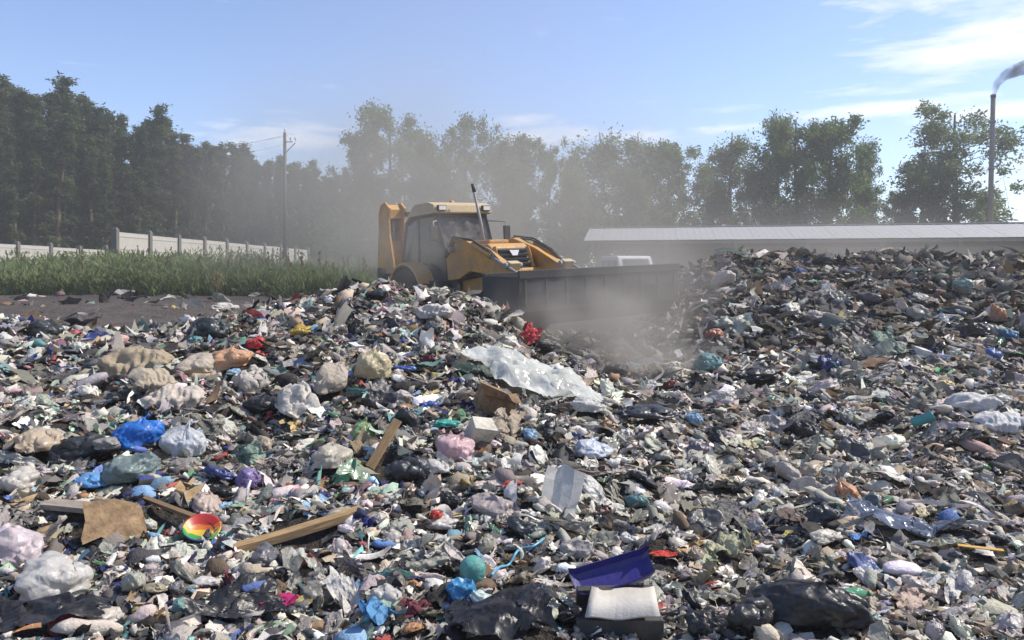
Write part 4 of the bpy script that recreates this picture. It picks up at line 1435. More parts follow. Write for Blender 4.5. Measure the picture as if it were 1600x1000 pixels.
def carton_mesh(rng, open_=False):
    """a squashed box with loose flaps"""
    m = MB()
    j = lambda: rng.normal(0, 0.06)
    P = [(sx * 1 + j(), sy * 0.7 + j(), sz * 0.5 + j()) for sz in (-1, 1) for sy in (-1, 1) for sx in (-1, 1)]
    F = [(0, 2, 3, 1), (0, 1, 5, 4), (2, 6, 7, 3), (0, 4, 6, 2), (1, 3, 7, 5)]
    m.add(P, F if open_ else F + [(4, 5, 7, 6)])
    if open_:
        a, b, c, d = (Vector(P[i]) for i in (4, 5, 6, 7))
        for p, q, o_ in ((a, b, Vector((0, -0.5, 0.25))), (c, d, Vector((0, 0.5, -0.05))), (b, d, Vector((0.5, 0, 0.2)))):
            m.add([p, q, q + o_, p + o_ * 0.9], [(0, 1, 2, 3)])
    return m.mesh('carton')

def rag_shape(rng, n=16):
    V, F = crumpled(n, rng, 8, 0.2, 0.4, rng.uniform(0.5, 1.0), 0.2)
    V[:, 2] += 0.25 * vnoise(V * 1.3 + 5, int(rng.integers(0, 999)))
    E = edges_of(F)
    rest = np.linalg.norm(V[E[:, 0]] - V[E[:, 1]], axis=1) * 1.08
    V = relax(V, E, rest, 25, 0.003, None, -0.3, 0.15, 0.002)
    return V, F

# ------------------------------------------------------------------ colours (surface reflectance)
PAL = {
 'white': (.75, .72, .665), 'off-white': (.58, .535, .47), 'pale grey': (.38, .355, .315), 'grey': (.19, .178, .16), 'dark grey': (.085, .085, .088),
 'black': (.014, .014, .016), 'beige': (.44, .36, .27), 'tan': (.33, .225, .13), 'brown': (.13, .085, .055), 'blue': (.02, .13, .50),
 'light blue': (.16, .42, .68), 'navy': (.018, .03, .13), 'teal': (.07, .33, .33), 'green': (.07, .33, .13), 'red': (.5, .03, .025),
 'pink': (.58, .26, .31), 'yellow': (.62, .45, .08), 'orange': (.62, .22, .035), 'purple': (.22, .13, .44), 'maroon': (.17, .02, .035), 'pale green': (.35, .47, .36),
}

for _k in ('blue', 'light blue', 'teal', 'green', 'red', 'pink', 'yellow', 'orange', 'purple', 'maroon'):
    _c = np.array(PAL[_k]); PAL[_k] = tuple(_c * 0.66 + 0.34 * _c.mean() * np.array([1.05, 1.0, 0.93]))

# ------------------------------------------------------------------ single pieces
RG = np.random.default_rng(4711)
def frame_on(x, y, e=0.2):
    gx = (gz(x + e, y) - gz(x - e, y)) / (2 * e); gy = (gz(x, y + e) - gz(x, y - e)) / (2 * e)
    return Vector((-gx, -gy, 1)).normalized()

def orient(o, nrm, spin, tilt=(0, 0)):
    q = Vector((0, 0, 1)).rotation_difference(nrm)
    o.rotation_mode = 'QUATERNION'
    o.rotation_quaternion = q @ Euler((tilt[0], tilt[1], spin)).to_quaternion()

LIB = {}
def lib(kind, n, fn):
    LIB[kind] = [fn(np.random.default_rng(1000 + 37 * k + len(kind) * 101), k) for k in range(n)]
lib('tied', 9, lambda r, k: mesh_np('bag', *bag_shape(r, 5, 'tied', r.uniform(0.6, 0.85))))
lib('lump', 14, lambda r, k: mesh_np('bag', *slack_bag(r, r.uniform(0.5, 0.75), k % 3 == 1)))
lib('ball', 1, lambda r, k: mesh_np('ball', ico(4)[0] * (1 + 0.03 * vnoise(ico(4)[0] * 2, 5))[:, None] * [1, 1, 0.8], ico(4)[1]))
lib('open', 5, lambda r, k: mesh_np('bag', *bag_shape(r, 5, 'open', r.uniform(0.6, 0.8))))
lib('sheet', 16, lambda r, k: mesh_np('film', *crumpled(16, r, 8, r.uniform(0.12, 0.24), 0.4, r.uniform(0.35, 0.95), 0.3)))
lib('paper', 10, lambda r, k: mesh_np('paper', *crumpled(8, r, 3, r.uniform(0.1, 0.3), 0.12, r.uniform(0.6, 0.9), 0.5)))
lib('card', 8, lambda r, k: mesh_np('card', *crumpled(5, r, 1, r.uniform(0.05, 0.22), 0.08, r.uniform(0.5, 0.9), 0.2)))
lib('rag', 10, lambda r, k: mesh_np('rag', *rag_shape(r)))
lib('bottle', 6, lambda r, k: bottle_mesh(r, 0.2 + 0.15 * k))
lib('bottle_cap', 1, lambda r, k: MB().lathe([(0.02, 0), (0.135, 0), (0.135, 0.14), (0.02, 0.15)], 10, 'x', c=(0.86, 0, 0)).mesh('cap'))
lib('cup', 3, lambda r, k: cup_mesh(r))
lib('board', 5, lambda r, k: board_mesh(r, 1.0, r.uniform(0.09, 0.16), r.uniform(0.03, 0.06)))
lib('carton', 4, lambda r, k: carton_mesh(r, k % 2 == 1))
def slack_sack(r):
    V, F = sack_shape(r)
    E = edges_of(F)
    rest = np.linalg.norm(V[E[:, 0]] - V[E[:, 1]], axis=1) * (1.14 + 0.2 * vnoise(V[E[:, 0]] * 2.3, int(r.integers(0, 999))))
    return relax(V + r.normal(0, 0.004, V.shape), E, rest, 45, 0.002, np.linalg.norm(V, axis=1) * 0.92, -0.3, 0.18, 0.001), F
lib('sack', 5, lambda r, k: mesh_np('sack', *slack_sack(r)))
lib('can', 2, lambda r, k: MB().lathe([(0.02, -0.6), (0.36, -0.6), (0.40, -0.55), (0.40 - 0.08 * k, 0), (0.40, 0.55), (0.36, 0.6), (0.02, 0.6)], 14, 'x').mesh('can'))

def put(name, me, mat, color, pos, half, nrm, spin, tilt=(0, 0), scale=(1, 1, 1), sink=0.25, smooth=True, parent=None):
    if not me.materials:
        me.materials.append(mat)
        me.polygons.foreach_set('use_smooth', np.full(len(me.polygons), smooth))
    o = bpy.data.objects.new(name, me)
    COL.objects.link(o)
    if me.materials[0] is not mat:
        o.material_slots[0].link = 'OBJECT'
        o.material_slots[0].material = mat
    o.color = (*color, 1)
    if parent is not None:
        o.parent = parent
    else:
        o.location = Vector(pos) + nrm * half * scale[2] * sink
        o.scale = [half * q for q in scale]
        orient(o, nrm, spin, tilt)
        CLEAR.append((pos[0], pos[1], half * scale[0] * (0.62 if len(me.vertices) > 100 else 0.2)))
    return o

LANDMARKS = []          # (pixel x, pixel y, short phrase) of things a person can find
CLEAR = []              # (x, y, radius) on the ground kept free of small litter
TAKEN = []              # (px, py, radius) of single pieces already placed
HL = lambda px, py, phrase: LANDMARKS.append((px, py, phrase))

def hero(name, kind, var, mat, color, px, py, wpx, label, cat, phrase=None, spin=0.0, tilt=(0, 0), scale=(1, 1, 1), sink=0.3, lift=0.03, upright=0.6, group=None):
    """py is the row of the thing's middle; wpx its width in photo pixels"""
    p = hit(px, py + 0.12 * wpx * scale[2])
    if p is None: return None
    half = wpx * p.y / FOC / 2 / max(scale[0], 0.01)
    nrm = frame_on(p.x, p.y).lerp(Vector((0, 0, 1)), upright).normalized()
    if kind == 'board':
        sink, lift = 0.0, lift + 0.04 * sink
    o = put(name, LIB[kind][var % len(LIB[kind])], MATS[mat], PAL[color] if isinstance(color, str) else color, p + Vector((0, 0, lift)), half, nrm, spin, tilt, scale, sink, kind not in ('card', 'board', 'carton'))
    tag(o, label, cat, group)
    TAKEN.append((px, py, wpx * 0.5))
    if phrase: HL(px, py, phrase)
    return o

def drape(name, px, py, wpx, hpx, spin, mat, color, label, cat, seed, amp=0.05, n=44, folds=9, phrase=None, lift=0.06, ragged=0.25, bulge=0.0):
    """a large loose sheet that follows the heap below it; wpx x hpx measured along its own axes in photo pixels at its middle"""
    rng = np.random.default_rng(seed)
    p = hit(px, py)
    k = p.y / FOC / 2
    V, F = crumpled(n, rng, folds, 0.3, ragged, 1.0, 0.0)
    V[:, 0] *= wpx * k; V[:, 1] *= hpx * k
    c, s = math.cos(spin), math.sin(spin)
    x = p.x + V[:, 0] * c - V[:, 1] * s; y = p.y + V[:, 0] * s + V[:, 1] * c
    g = height(x, y)
    q = np.stack([x, y, x * 0], -1)
    rr = np.clip((V[:, 0] / (wpx * k)) ** 2 + (V[:, 1] / (hpx * k)) ** 2, 0, 1)
    ridges = amp * (1 - 2 * np.abs(vnoise(q * 2.6, seed))) + amp * 0.4 * (1 - 2 * np.abs(vnoise(q * [5, 8, 1], seed + 1))) + bulge * (1 - rr) + 0.5 * amp * ridge(q * [7, 11, 1], seed + 2)
    z = g + lift + ridges + V[:, 2] * amp * 0.5
    W_ = np.stack([x - p.x, y - p.y, z - p.z], -1)
    me = mesh_np(name, W_, F)
    o = link(name, me, None, MATS[mat], True)
    o.location = p
    for t in np.linspace(-0.7, 0.7, 5):
        for u in np.linspace(-0.7, 0.7, 3):
            CLEAR.append((p.x + t * wpx * k * c - u * hpx * k * s, p.y + t * wpx * k * s + u * hpx * k * c, min(wpx, hpx) * k * 0.45))
    o.color = (*(PAL[color] if isinstance(color, str) else color), 1)
    tag(o, label, cat)
    TAKEN.append((px, py, (wpx + hpx) * 0.22))
    if phrase: HL(px, py, phrase)
    return o

# ---- things the photograph shows one by one
W8 = lambda *a: tuple(a)
# left lower corner
hero('plastic_bag', 'lump', 1, 'bag', (.56, .54, .51), 78, 925, 175, 'big smooth white bag lying on black film in the lower corner of the picture', 'bag', 'the big white corner bag', 0.4, scale=(1, .8, 1.0))
hero('plastic_bag', 'lump', 4, 'bag', (.62, .53, .55), 18, 866, 115, 'white bag with pink and blue print above the big white corner bag', 'bag', None, 1.2)
drape('black_film', 55, 990, 190, 70, 0.15, 'black_bag', 'black', 'torn black film lying beneath the big white bag in the lower corner', 'film', 3, 0.05, phrase='the black corner film')
hero('plastic_bag', 'lump', 4, 'bag', 'off-white', 160, 975, 80, 'flattened off-white bag beside the torn black film', 'bag', None, 2.0, scale=(1, .8, .6))
hero('cardboard_flap', 'card', 2, 'cardboard', 'tan', 178, 835, 95, 'curved tan cardboard flap standing on edge below the grey plank', 'cardboard', 'the standing cardboard flap', 0.8, (0.9, 0.2), sink=0.5)
hero('plank', 'board', 0, 'timber', (.34, .30, .25), 140, 788, 150, 'weathered grey plank lying level below the sky-blue ball-shaped bag', 'plank', 'the weathered grey plank', -0.12, (0, 0.05), sink=0.9, scale=(1, 1.1, 1.2))
hero('plank', 'board', 1, 'timber', (.20, .13, .075), 262, 800, 120, 'thin dark lath continuing from the end of the grey plank', 'plank', None, -0.5, sink=1.2, scale=(1, .6, .8))
hero('plank', 'board', 2, 'timber', (.42, .28, .14), 470, 808, 200, 'long sawn tan timber lying aslant between the tray and the dark bag', 'plank', 'the long tan timber', 0.52, (0.0, -0.10), sink=1.4, scale=(1, 1.0, 1.7))
hero('plank', 'board', 3, 'timber', (.40, .26, .13), 600, 722, 85, 'short tan timber leaning upright against the dark navy bag', 'plank', 'the leaning timber', 1.0, (0.25, -0.75), sink=4.5, scale=(1, 1.2, 1.5))
hero('plastic_bag', 'lump', 3, 'black_bag', (.012, .015, .024), 636, 742, 90, 'dark navy-black bag behind the short leaning timber', 'bag', None, 0.3, scale=(1, .8, 1.0))
hero('plastic_bag', 'lump', 5, 'bag', 'purple', 386, 757, 55, 'bright purple bag above the long tan timber', 'bag', 'the purple bag', 0.9, scale=(1, .9, 1.1))
hero('plastic_bag', 'lump', 8, 'bag', (.12, .33, .62), 140, 760, 58, 'sky-blue ball-shaped bag resting just above the weathered grey plank', 'bag', 'the sky-blue bag', 0.1, scale=(1, .8, 1.1))
hero('plastic_bag', 'tied', 2, 'bag', (.015, .17, .60), 222, 690, 66, 'vivid blue bag between the black bag and the silvery crumpled bag', 'bag', 'the vivid blue bag', 0.5, scale=(1, .8, .9))
hero('plastic_bag', 'tied', 4, 'bag', (.55, .57, .60), 288, 703, 66, 'silvery crumpled bag beside the vivid blue bag', 'bag', None, 1.1)
hero('plastic_bag', 'lump', 7, 'black_bag', 'black', 130, 712, 120, 'large black bag below the vivid blue bag', 'bag', 'the large black bag', 0.5, scale=(1, .7, .7))
hero('plastic_bag', 'lump', 8, 'bag', (.50, .40, .29), 62, 697, 95, 'big cream bag with faint orange print near the picture edge', 'bag', 'the cream printed bag', 1.5, scale=(1, .9, .9))
hero('plastic_bag', 'lump', 2, 'bag', 'off-white', 30, 760, 90, 'off-white bag at the picture edge below the cream printed bag', 'bag', None, 0.3)
hero('plastic_bag', 'lump', 1, 'bag', (.28, .27, .25), 168, 720, 72, 'taupe grey bag lying on the large black bag', 'bag', None, 2.1, scale=(1, .7, .6), sink=1.2)
hero('plastic_bag', 'open', 0, 'bag', (.16, .22, .22), 205, 745, 70, 'dark green-grey bag beside the taupe grey bag', 'bag', None, 0.6)
# sacks up the slope
hero('woven_sack', 'sack', 0, 'woven', (.36, .29, .20), 213, 568, 105, 'large tan woven sack lying highest of the sacks on the slope', 'sack', 'the large tan sack', 0.15, scale=(1, 1.1, 1.3), sink=0.2)
hero('woven_sack', 'sack', 3, 'woven', (.45, .38, .29), 240, 600, 70, 'crumpled beige sack hanging off the end of the large tan sack', 'sack', None, 0.9, (0.3, 0.2), scale=(1, 1.2, 1.2))
hero('woven_sack', 'lump', 8, 'woven', (.46, .39, .31), 312, 578, 88, 'plump beige sack beside the large tan sack', 'sack', 'the plump beige sack', -0.2, scale=(1, 1.2, 1.4), sink=0.2)
hero('woven_sack', 'sack', 3, 'woven', (.55, .48, .41), 278, 625, 83, 'pale beige sack below the plump beige sack', 'sack', None, 0.35, scale=(1, 1.2, 1.3), sink=0.2)
hero('woven_sack', 'lump', 7, 'woven', (.60, .55, .49), 462, 636, 68, 'bulging white sack standing upright between the dark bags', 'sack', 'the bulging white sack', 0.9, (0.2, 0.5), scale=(1, 1.4, 1.9), sink=0.2)
hero('woven_sack', 'lump', 10, 'woven', (.50, .45, .40), 392, 606, 70, 'pinkish grey sack between the plump beige and bulging white sacks', 'sack', None, 0.2, scale=(1, 1.2, 1.4))
hero('woven_sack', 'lump', 4, 'woven', (.42, .36, .29), 520, 600, 79, 'dusty beige sack uphill of the bulging white sack', 'sack', None, -0.3, scale=(1, 1.2, 1.2))
hero('plastic_bag', 'tied', 6, 'bag', (.62, .36, .20), 362, 570, 52, 'orange and white bag next to the plump beige sack', 'bag', 'the orange bag', 0.4)
hero('plastic_bag', 'lump', 3, 'bag', 'light blue', 365, 586, 26, 'small light blue bag tucked under the orange and white bag', 'bag', None, 0.4)
hero('plastic_bag', 'lump', 0, 'black_bag', (.014, .02, .022), 328, 522, 84, 'shiny black bag high on the crest above the plump beige sack', 'bag', 'the black crest bag', 0.2, scale=(1, .8, 1.0))
hero('plastic_bag', 'lump', 6, 'bag', 'teal', 306, 536, 26, 'small teal bag pressed against the shiny black crest bag', 'bag', None, 0.8)
hero('plastic_bag', 'tied', 3, 'bag', (.62, .03, .035), 400, 543, 28, 'bright red bag below the crest near the shiny black bag', 'bag', 'the red bag', 0.2)
hero('plastic_bag', 'lump', 2, 'bag', (.50, .34, .05), 470, 522, 58, 'mustard yellow bag just below the crest', 'bag', 'the mustard bag', 0.5, scale=(1, .6, .7))
hero('plastic_bag', 'lump', 5, 'bag', (.58, .55, .52), 350, 482, 64, 'long white bag draped over the crest before the dirt strip', 'bag', None, 0.9, scale=(1.2, .4, .5))
hero('plastic_bag', 'lump', 8, 'bag', 'white', 408, 490, 40, 'white bag slung over the crest beside the dead weed', 'bag', None, -0.6, scale=(1.2, .4, .5))
hero('plastic_bag', 'lump', 4, 'black_bag', (.02, .024, .024), 70, 520, 80, 'dark bag under a brown board at the far crest', 'bag', None, 0.2, scale=(1, .7, .7))
hero('plank', 'board', 4, 'timber', (.10, .07, .05), 60, 503, 70, 'dark brown board lying on the crest at the picture edge', 'plank', 'the dark crest board', -0.1, (0.3, 0.0), sink=2.0, scale=(1, 2.2, 1))
# middle
drape('plastic_sheet', 835, 606, 240, 150, -0.42, 'clear_film', (.78, .79, .74), 'large translucent plastic sheet spread over the heap before the bucket', 'film', 12, 0.07, 60, 5, 'the large translucent sheet', 0.03, bulge=0.16)
hero('plastic_bag', 'lump', 1, 'film', (.60, .59, .56), 915, 640, 90, 'white plastic lump at the lower end of the large translucent sheet', 'bag', None, -0.4, scale=(1.1, .6, .6))
hero('cardboard_box', 'carton', 1, 'cardboard', (.33, .21, .115), 768, 642, 50, 'open cardboard box under the edge of the large translucent sheet', 'box', 'the open cardboard box', 0.3, (0.2, 0.25), sink=0.5, scale=(1, 1, 1.2))
hero('plastic_bag', 'lump', 6, 'bag', (.05, .42, .34), 697, 668, 62, 'sea-green bag below the open cardboard box', 'bag', 'the sea-green bag', 0.2, scale=(1.1, .5, .5))
hero('plastic_bag', 'lump', 7, 'bag', (.03, .13, .45), 668, 640, 48, 'royal blue bag uphill of the sea-green bag', 'bag', None, 0.3, scale=(1.1, .5, .6))
hero('plastic_bag', 'lump', 3, 'bag', (.03, .10, .38), 632, 581, 44, 'deep blue bag beside the cream tub', 'bag', None, 0.1, scale=(1.1, .5, .5))
hero('cloth_rag', 'rag', 2, 'cloth', 'maroon', 662, 566, 38, 'maroon cloth crumpled beyond the cream tub', 'rag', 'the maroon cloth', 0.7)
hero('plastic_bag', 'tied', 0, 'bag', (.55, .47, .30), 582, 585, 46, 'cream rounded tub-like bag standing uphill of the leaning timber', 'bag', 'the cream tub', 0.3, scale=(.9, .9, 1.5))
hero('plastic_bag', 'lump', 4, 'bag', (.52, .47, .38), 517, 722, 98, 'large beige bag beside the leaning timber', 'bag', 'the large beige bag', 0.4, scale=(1.1, .8, .8))
hero('plastic_bag', 'tied', 5, 'bag', (.25, .36, .16), 568, 682, 34, 'moss green bag uphill of the leaning timber', 'bag', None, 0.4)
hero('plastic_bag', 'tied', 7, 'bag', (.62, .42, .44), 710, 714, 54, 'pink and white bag below the sea-green bag', 'bag', 'the pink bag', 0.3)
hero('food_carton', 'carton', 0, 'paper', (.60, .56, .47), 750, 692, 36, 'cream food carton standing beside the pink and white bag', 'carton', None, 0.4, (0.4, 0.2), sink=0.5, scale=(.8, 1, 1.6))
hero('plastic_bag', 'lump', 0, 'bag', (.50, .48, .46), 680, 740, 64, 'grey-white bag nestled against the dark navy-black bag', 'bag', None, 0.3, scale=(1, .8, .8))
hero('foam_panel', 'card', 4, 'foam', (.55, .53, .49), 874, 795, 60, 'pale grey foam panel standing upright in the middle of the litter', 'panel', 'the upright foam panel', 0.12, (1.25, 0.1), sink=0.9, scale=(.8, 1.3, .6))
hero('plastic_bag', 'lump', 2, 'bag', (.66, .60, .55), 690, 826, 84, 'white bag with a red corner below the grey-white bag', 'bag', 'the white bag with red corner', 0.2, scale=(1.1, .6, .6))
hero('plastic_bag', 'lump', 5, 'bag', (.55, .05, .03), 680, 827, 26, 'red corner piece lying on the white bag', 'bag', None, 0.2, sink=1.4)
hero('rubber_ball', 'ball', 0, 'bag', (.12, .38, .35), 737, 911, 42, 'smooth teal ball in the middle of the near litter', 'ball', 'the teal ball', 0.2, scale=(1, 1, 1.3), sink=0.6)
hero('plastic_bag', 'open', 2, 'bag', (.03, .24, .48), 722, 931, 40, 'bright blue scrap of bag under the teal ball', 'bag', None, 0.3)
hero('plastic_film', 'sheet', 3, 'film', (.10, .30, .55), 590, 972, 56, 'folded blue film piece near the bottom edge below the teal ball', 'film', 'the folded blue film', 0.9, (0.3, 0.4), sink=0.6)
hero('plastic_bag', 'lump', 7, 'bag', (.55, .52, .48), 600, 945, 64, 'crumpled white bag just uphill of the folded blue film', 'bag', None, 0.3)
hero('cloth_rag', 'rag', 5, 'cloth', 'maroon', 652, 960, 46, 'wine red rag between the folded blue film and the teal ball', 'rag', None, 0.4)
hero('cloth_rag', 'rag', 6, 'cloth', (.30, .02, .10), 428, 952, 62, 'magenta rag on black film near the bottom edge', 'rag', 'the magenta rag', 0.5, scale=(1.2, .4, .6))
drape('black_film', 372, 968, 130, 60, 0.35, 'black_bag', 'black', 'black film lying around the magenta rag', 'film', 23, 0.05)
drape('black_film', 790, 975, 170, 90, 0.1, 'black_bag', 'black', 'creased black film between the blue film and the indigo tray', 'film', 25, 0.06)
hero('cloth_rag', 'rag', 1, 'cloth', 'red', 802, 762, 36, 'red rag above the upright foam panel', 'rag', 'the red rag', 0.1, scale=(1.2, .5, .6))
hero('cloth_rag', 'rag', 8, 'cloth', (.50, .06, .05), 1040, 873, 40, 'red scrap of cloth uphill of the indigo tray', 'rag', None, 0.1, scale=(1.3, .4, .5))
hero('plastic_bag', 'tied', 8, 'bag', (.58, .62, .70), 925, 710, 46, 'white and blue bag below the large translucent sheet', 'bag', 'the white and blue bag', 0.5)
hero('plastic_bag', 'lump', 8, 'black_bag', (.02, .022, .028), 1012, 650, 110, 'black plastic heap beside the lower end of the translucent sheet', 'bag', 'the black heap', 0.1, scale=(1.2, .8, .6))
hero('cloth_rag', 'rag', 3, 'cloth', (.42, .05, .06), 826, 540, 30, 'dark red cloth hanging beneath the near end of the bucket', 'rag', 'the hanging red cloth', 0.2, (0.7, 0.4), scale=(.7, .8, 1.2), sink=0.8)
hero('woven_sack', 'sack', 0, 'woven', (.52, .47, .42), 680, 492, 65, 'pale sack lying on the crest before the loader', 'sack', 'the pale crest sack', -0.5, scale=(1, .8, 1))
hero('plastic_bag', 'lump', 2, 'black_bag', (.014, .02, .022), 590, 463, 58, 'black bag on the crest below the rear digger boom', 'bag', None, 0.0, scale=(1.2, .6, .6))
hero('plastic_bag', 'lump', 6, 'bag', (.62, .60, .56), 752, 456, 30, 'white bag on the crest against the bucket end', 'bag', None, 0.0)
hero('plastic_bag', 'tied', 1, 'bag', (.60, .56, .50), 720, 450, 42, 'pale crumpled bag on the crest before the loader arms', 'bag', None, 0.3)
# lower middle to right
hero('plastic_bag', 'lump', 3, 'black_bag', 'black', 1172, 972, 110, 'glossy black bag at the bottom edge beside the blue cup', 'bag', 'the glossy black bag', 0.4, scale=(1, .8, 1.0))
hero('plastic_bag', 'tied', 2, 'black_bag', 'black', 1275, 962, 150, 'long creased black bag at the bottom edge between blue cup and green bottle', 'bag', None, -0.4, scale=(1.2, .6, .7))
hero('plastic_cup', 'cup', 0, 'plastic', (.02, .22, .58), 1197, 946, 34, 'blue plastic cup standing between two black bags', 'cup', 'the blue cup', 0.2, (0.3, 0.2), scale=(1.1, 1.1, 1.2), sink=0.9)
bt = hero('bottle', 'bottle', 1, 'clear_plastic', (.10, .40, .20), 1330, 962, 62, 'green plastic bottle lying next to the long creased black bag', 'bottle', 'the green bottle', 0.1, sink=1.0)
if bt:
    put('cap', LIB['bottle_cap'][0], MATS['plastic'], PAL['green'], None, 1, None, 0, parent=bt)
drape('blue_tarpaulin', 1392, 830, 150, 110, -0.75, 'clear_film', (.16, .20, .30), 'blue-black shiny plastic sheet crumpled below the black ball-shaped bag', 'film', 31, 0.06, 46, 9, 'the blue-black sheet', 0.05)
hero('plastic_bag', 'lump', 7, 'black_bag', (.03, .032, .035), 1284, 815, 62, 'black ball-shaped bag beside the blue-black plastic sheet', 'bag', 'the black ball-shaped bag', 0.1, scale=(1, .8, 1.0))
hero('plastic_film', 'sheet', 6, 'film', (.12, .27, .62), 1342, 846, 40, 'bright blue film scrap beneath the blue-black plastic sheet', 'film', None, 0.4)
hero('plastic_strip', 'board', 2, 'plastic', (.62, .36, .06), 1532, 875, 62, 'flat mustard-orange plastic strip near the picture edge', 'strip', 'the orange strip', -0.45, sink=1.6, scale=(1, 1.3, .6))
hero('plastic_bag', 'lump', 0, 'bag', (.56, .52, .45), 1290, 848, 80, 'off-white bag beneath the black ball-shaped bag', 'bag', None, 0.6, scale=(1.1, .7, .6))
hero('woven_sack', 'sack', 1, 'woven', (.62, .60, .58), 1524, 632, 80, 'grey-white sack lying at the foot of the mound, upper of two', 'sack', 'the upper white sack', -0.2, scale=(1.1, 1, 1.1), sink=0.2)
hero('woven_sack', 'sack', 3, 'woven', (.64, .63, .62), 1566, 662, 86, 'ribbed grey-white sack at the picture edge, lower of two', 'sack', 'the lower white sack', 0.1, scale=(1.1, 1, 1.1), sink=0.2)
hero('plastic_tub', 'cup', 1, 'plastic', (.05, .30, .30), 1442, 671, 40, 'teal plastic tub lying on its side near the two white sacks', 'tub', 'the teal tub', 0.1, (0.2, 1.3), scale=(1, 1, 1.5), sink=0.6)
hero('plastic_bag', 'lump', 4, 'bag', (.12, .50, .28), 1206, 630, 44, 'mint green bag lying at the foot of the mound', 'bag', 'the mint green bag', 0.2, scale=(1.1, .7, .6))
hero('plastic_bag', 'lump', 5, 'bag', (.10, .24, .26), 1105, 572, 62, 'dusty teal bag at the edge of the dust below the bucket', 'bag', 'the dusty teal bag', 0.3, scale=(1, .8, .9))
hero('plastic_bag', 'lump', 2, 'bag', 'orange', 1562, 500, 34, 'orange scrap bag on the dark mound at the picture edge', 'bag', 'the orange scrap', 0.3, scale=(.7, .7, 1.4))
hero('plastic_bag', 'lump', 1, 'bag', (.09, .22, .38), 1577, 528, 42, 'blue bag below the orange scrap on the dark mound', 'bag', None, 0.3)
hero('plastic_bag', 'lump', 6, 'black_bag', (.02, .02, .024), 1185, 590, 90, 'black bag at the foot of the mound near the mint green bag', 'bag', None, 0.2, scale=(1.2, .7, .6))
hero('plastic_bag', 'tied', 4, 'bag', 'light blue', 1085, 662, 26, 'small light blue bag beside the black plastic heap', 'bag', None, 0.2)
hero('plastic_bag', 'lump', 3, 'bag', (.42, .16, .10), 1115, 525, 36, 'brick orange bag on the mound above the dusty teal bag', 'bag', None, 0.2)
hero('woven_sack', 'sack', 2, 'woven', (.42, .37, .34), 1282, 498, 45, 'grey-pink sack lying in the middle of the dark mound', 'sack', 'the grey-pink sack', -0.5)
hero('plastic_bag', 'lump', 8, 'bag', 'yellow', 1475, 603, 40, 'dull yellow bag at the foot of the mound uphill of the teal tub', 'bag', None, 0.2, scale=(1.1, .6, .6))
hero('plastic_film', 'sheet', 9, 'film', (.50, .48, .45), 105, 452, 34, 'white plastic scrap on the bare dirt beneath the weeds', 'film', None, 0.2)
hero('plastic_film', 'sheet', 4, 'film', (.50, .48, .45), 195, 458, 30, 'second white scrap on the bare dirt, towards the dead weed', 'film', None, 0.9)
hero('plastic_film', 'sheet', 11, 'film', (.45, .44, .42), 252, 458, 18, 'tiny white scrap on the bare dirt closest to the dead weed', 'film', None, 0.9)

# rainbow tray
def tray():
    p = hit(315, 845)
    h_ = 27 * p.y / FOC
    m = MB().lathe([(0.02, 0.0), (0.75, 0.0), (1.0, 0.36), (1.06, 0.36), (1.06, 0.40), (0.97, 0.40), (0.74, 0.06), (0.02, 0.06)], 28)
    o = m.build('plastic_bowl', MATS['rainbow_plastic'], None, smooth=True)
    o.location = p + Vector((0, 0, 0.05)); o.scale = (h_ * 1.0, h_ * 1.0, h_)
    o.rotation_euler = (math.radians(28), math.radians(8), 0.2)
    for v in o.data.vertices: v.co *= 0.13
    o.scale = [q / 0.13 for q in o.scale]
    tag(o, 'bowl in red, yellow, green and blue stripes below the purple bag', 'bowl'); HL(315, 838, 'the rainbow bowl'); TAKEN.append((315, 838, 30))
tray()

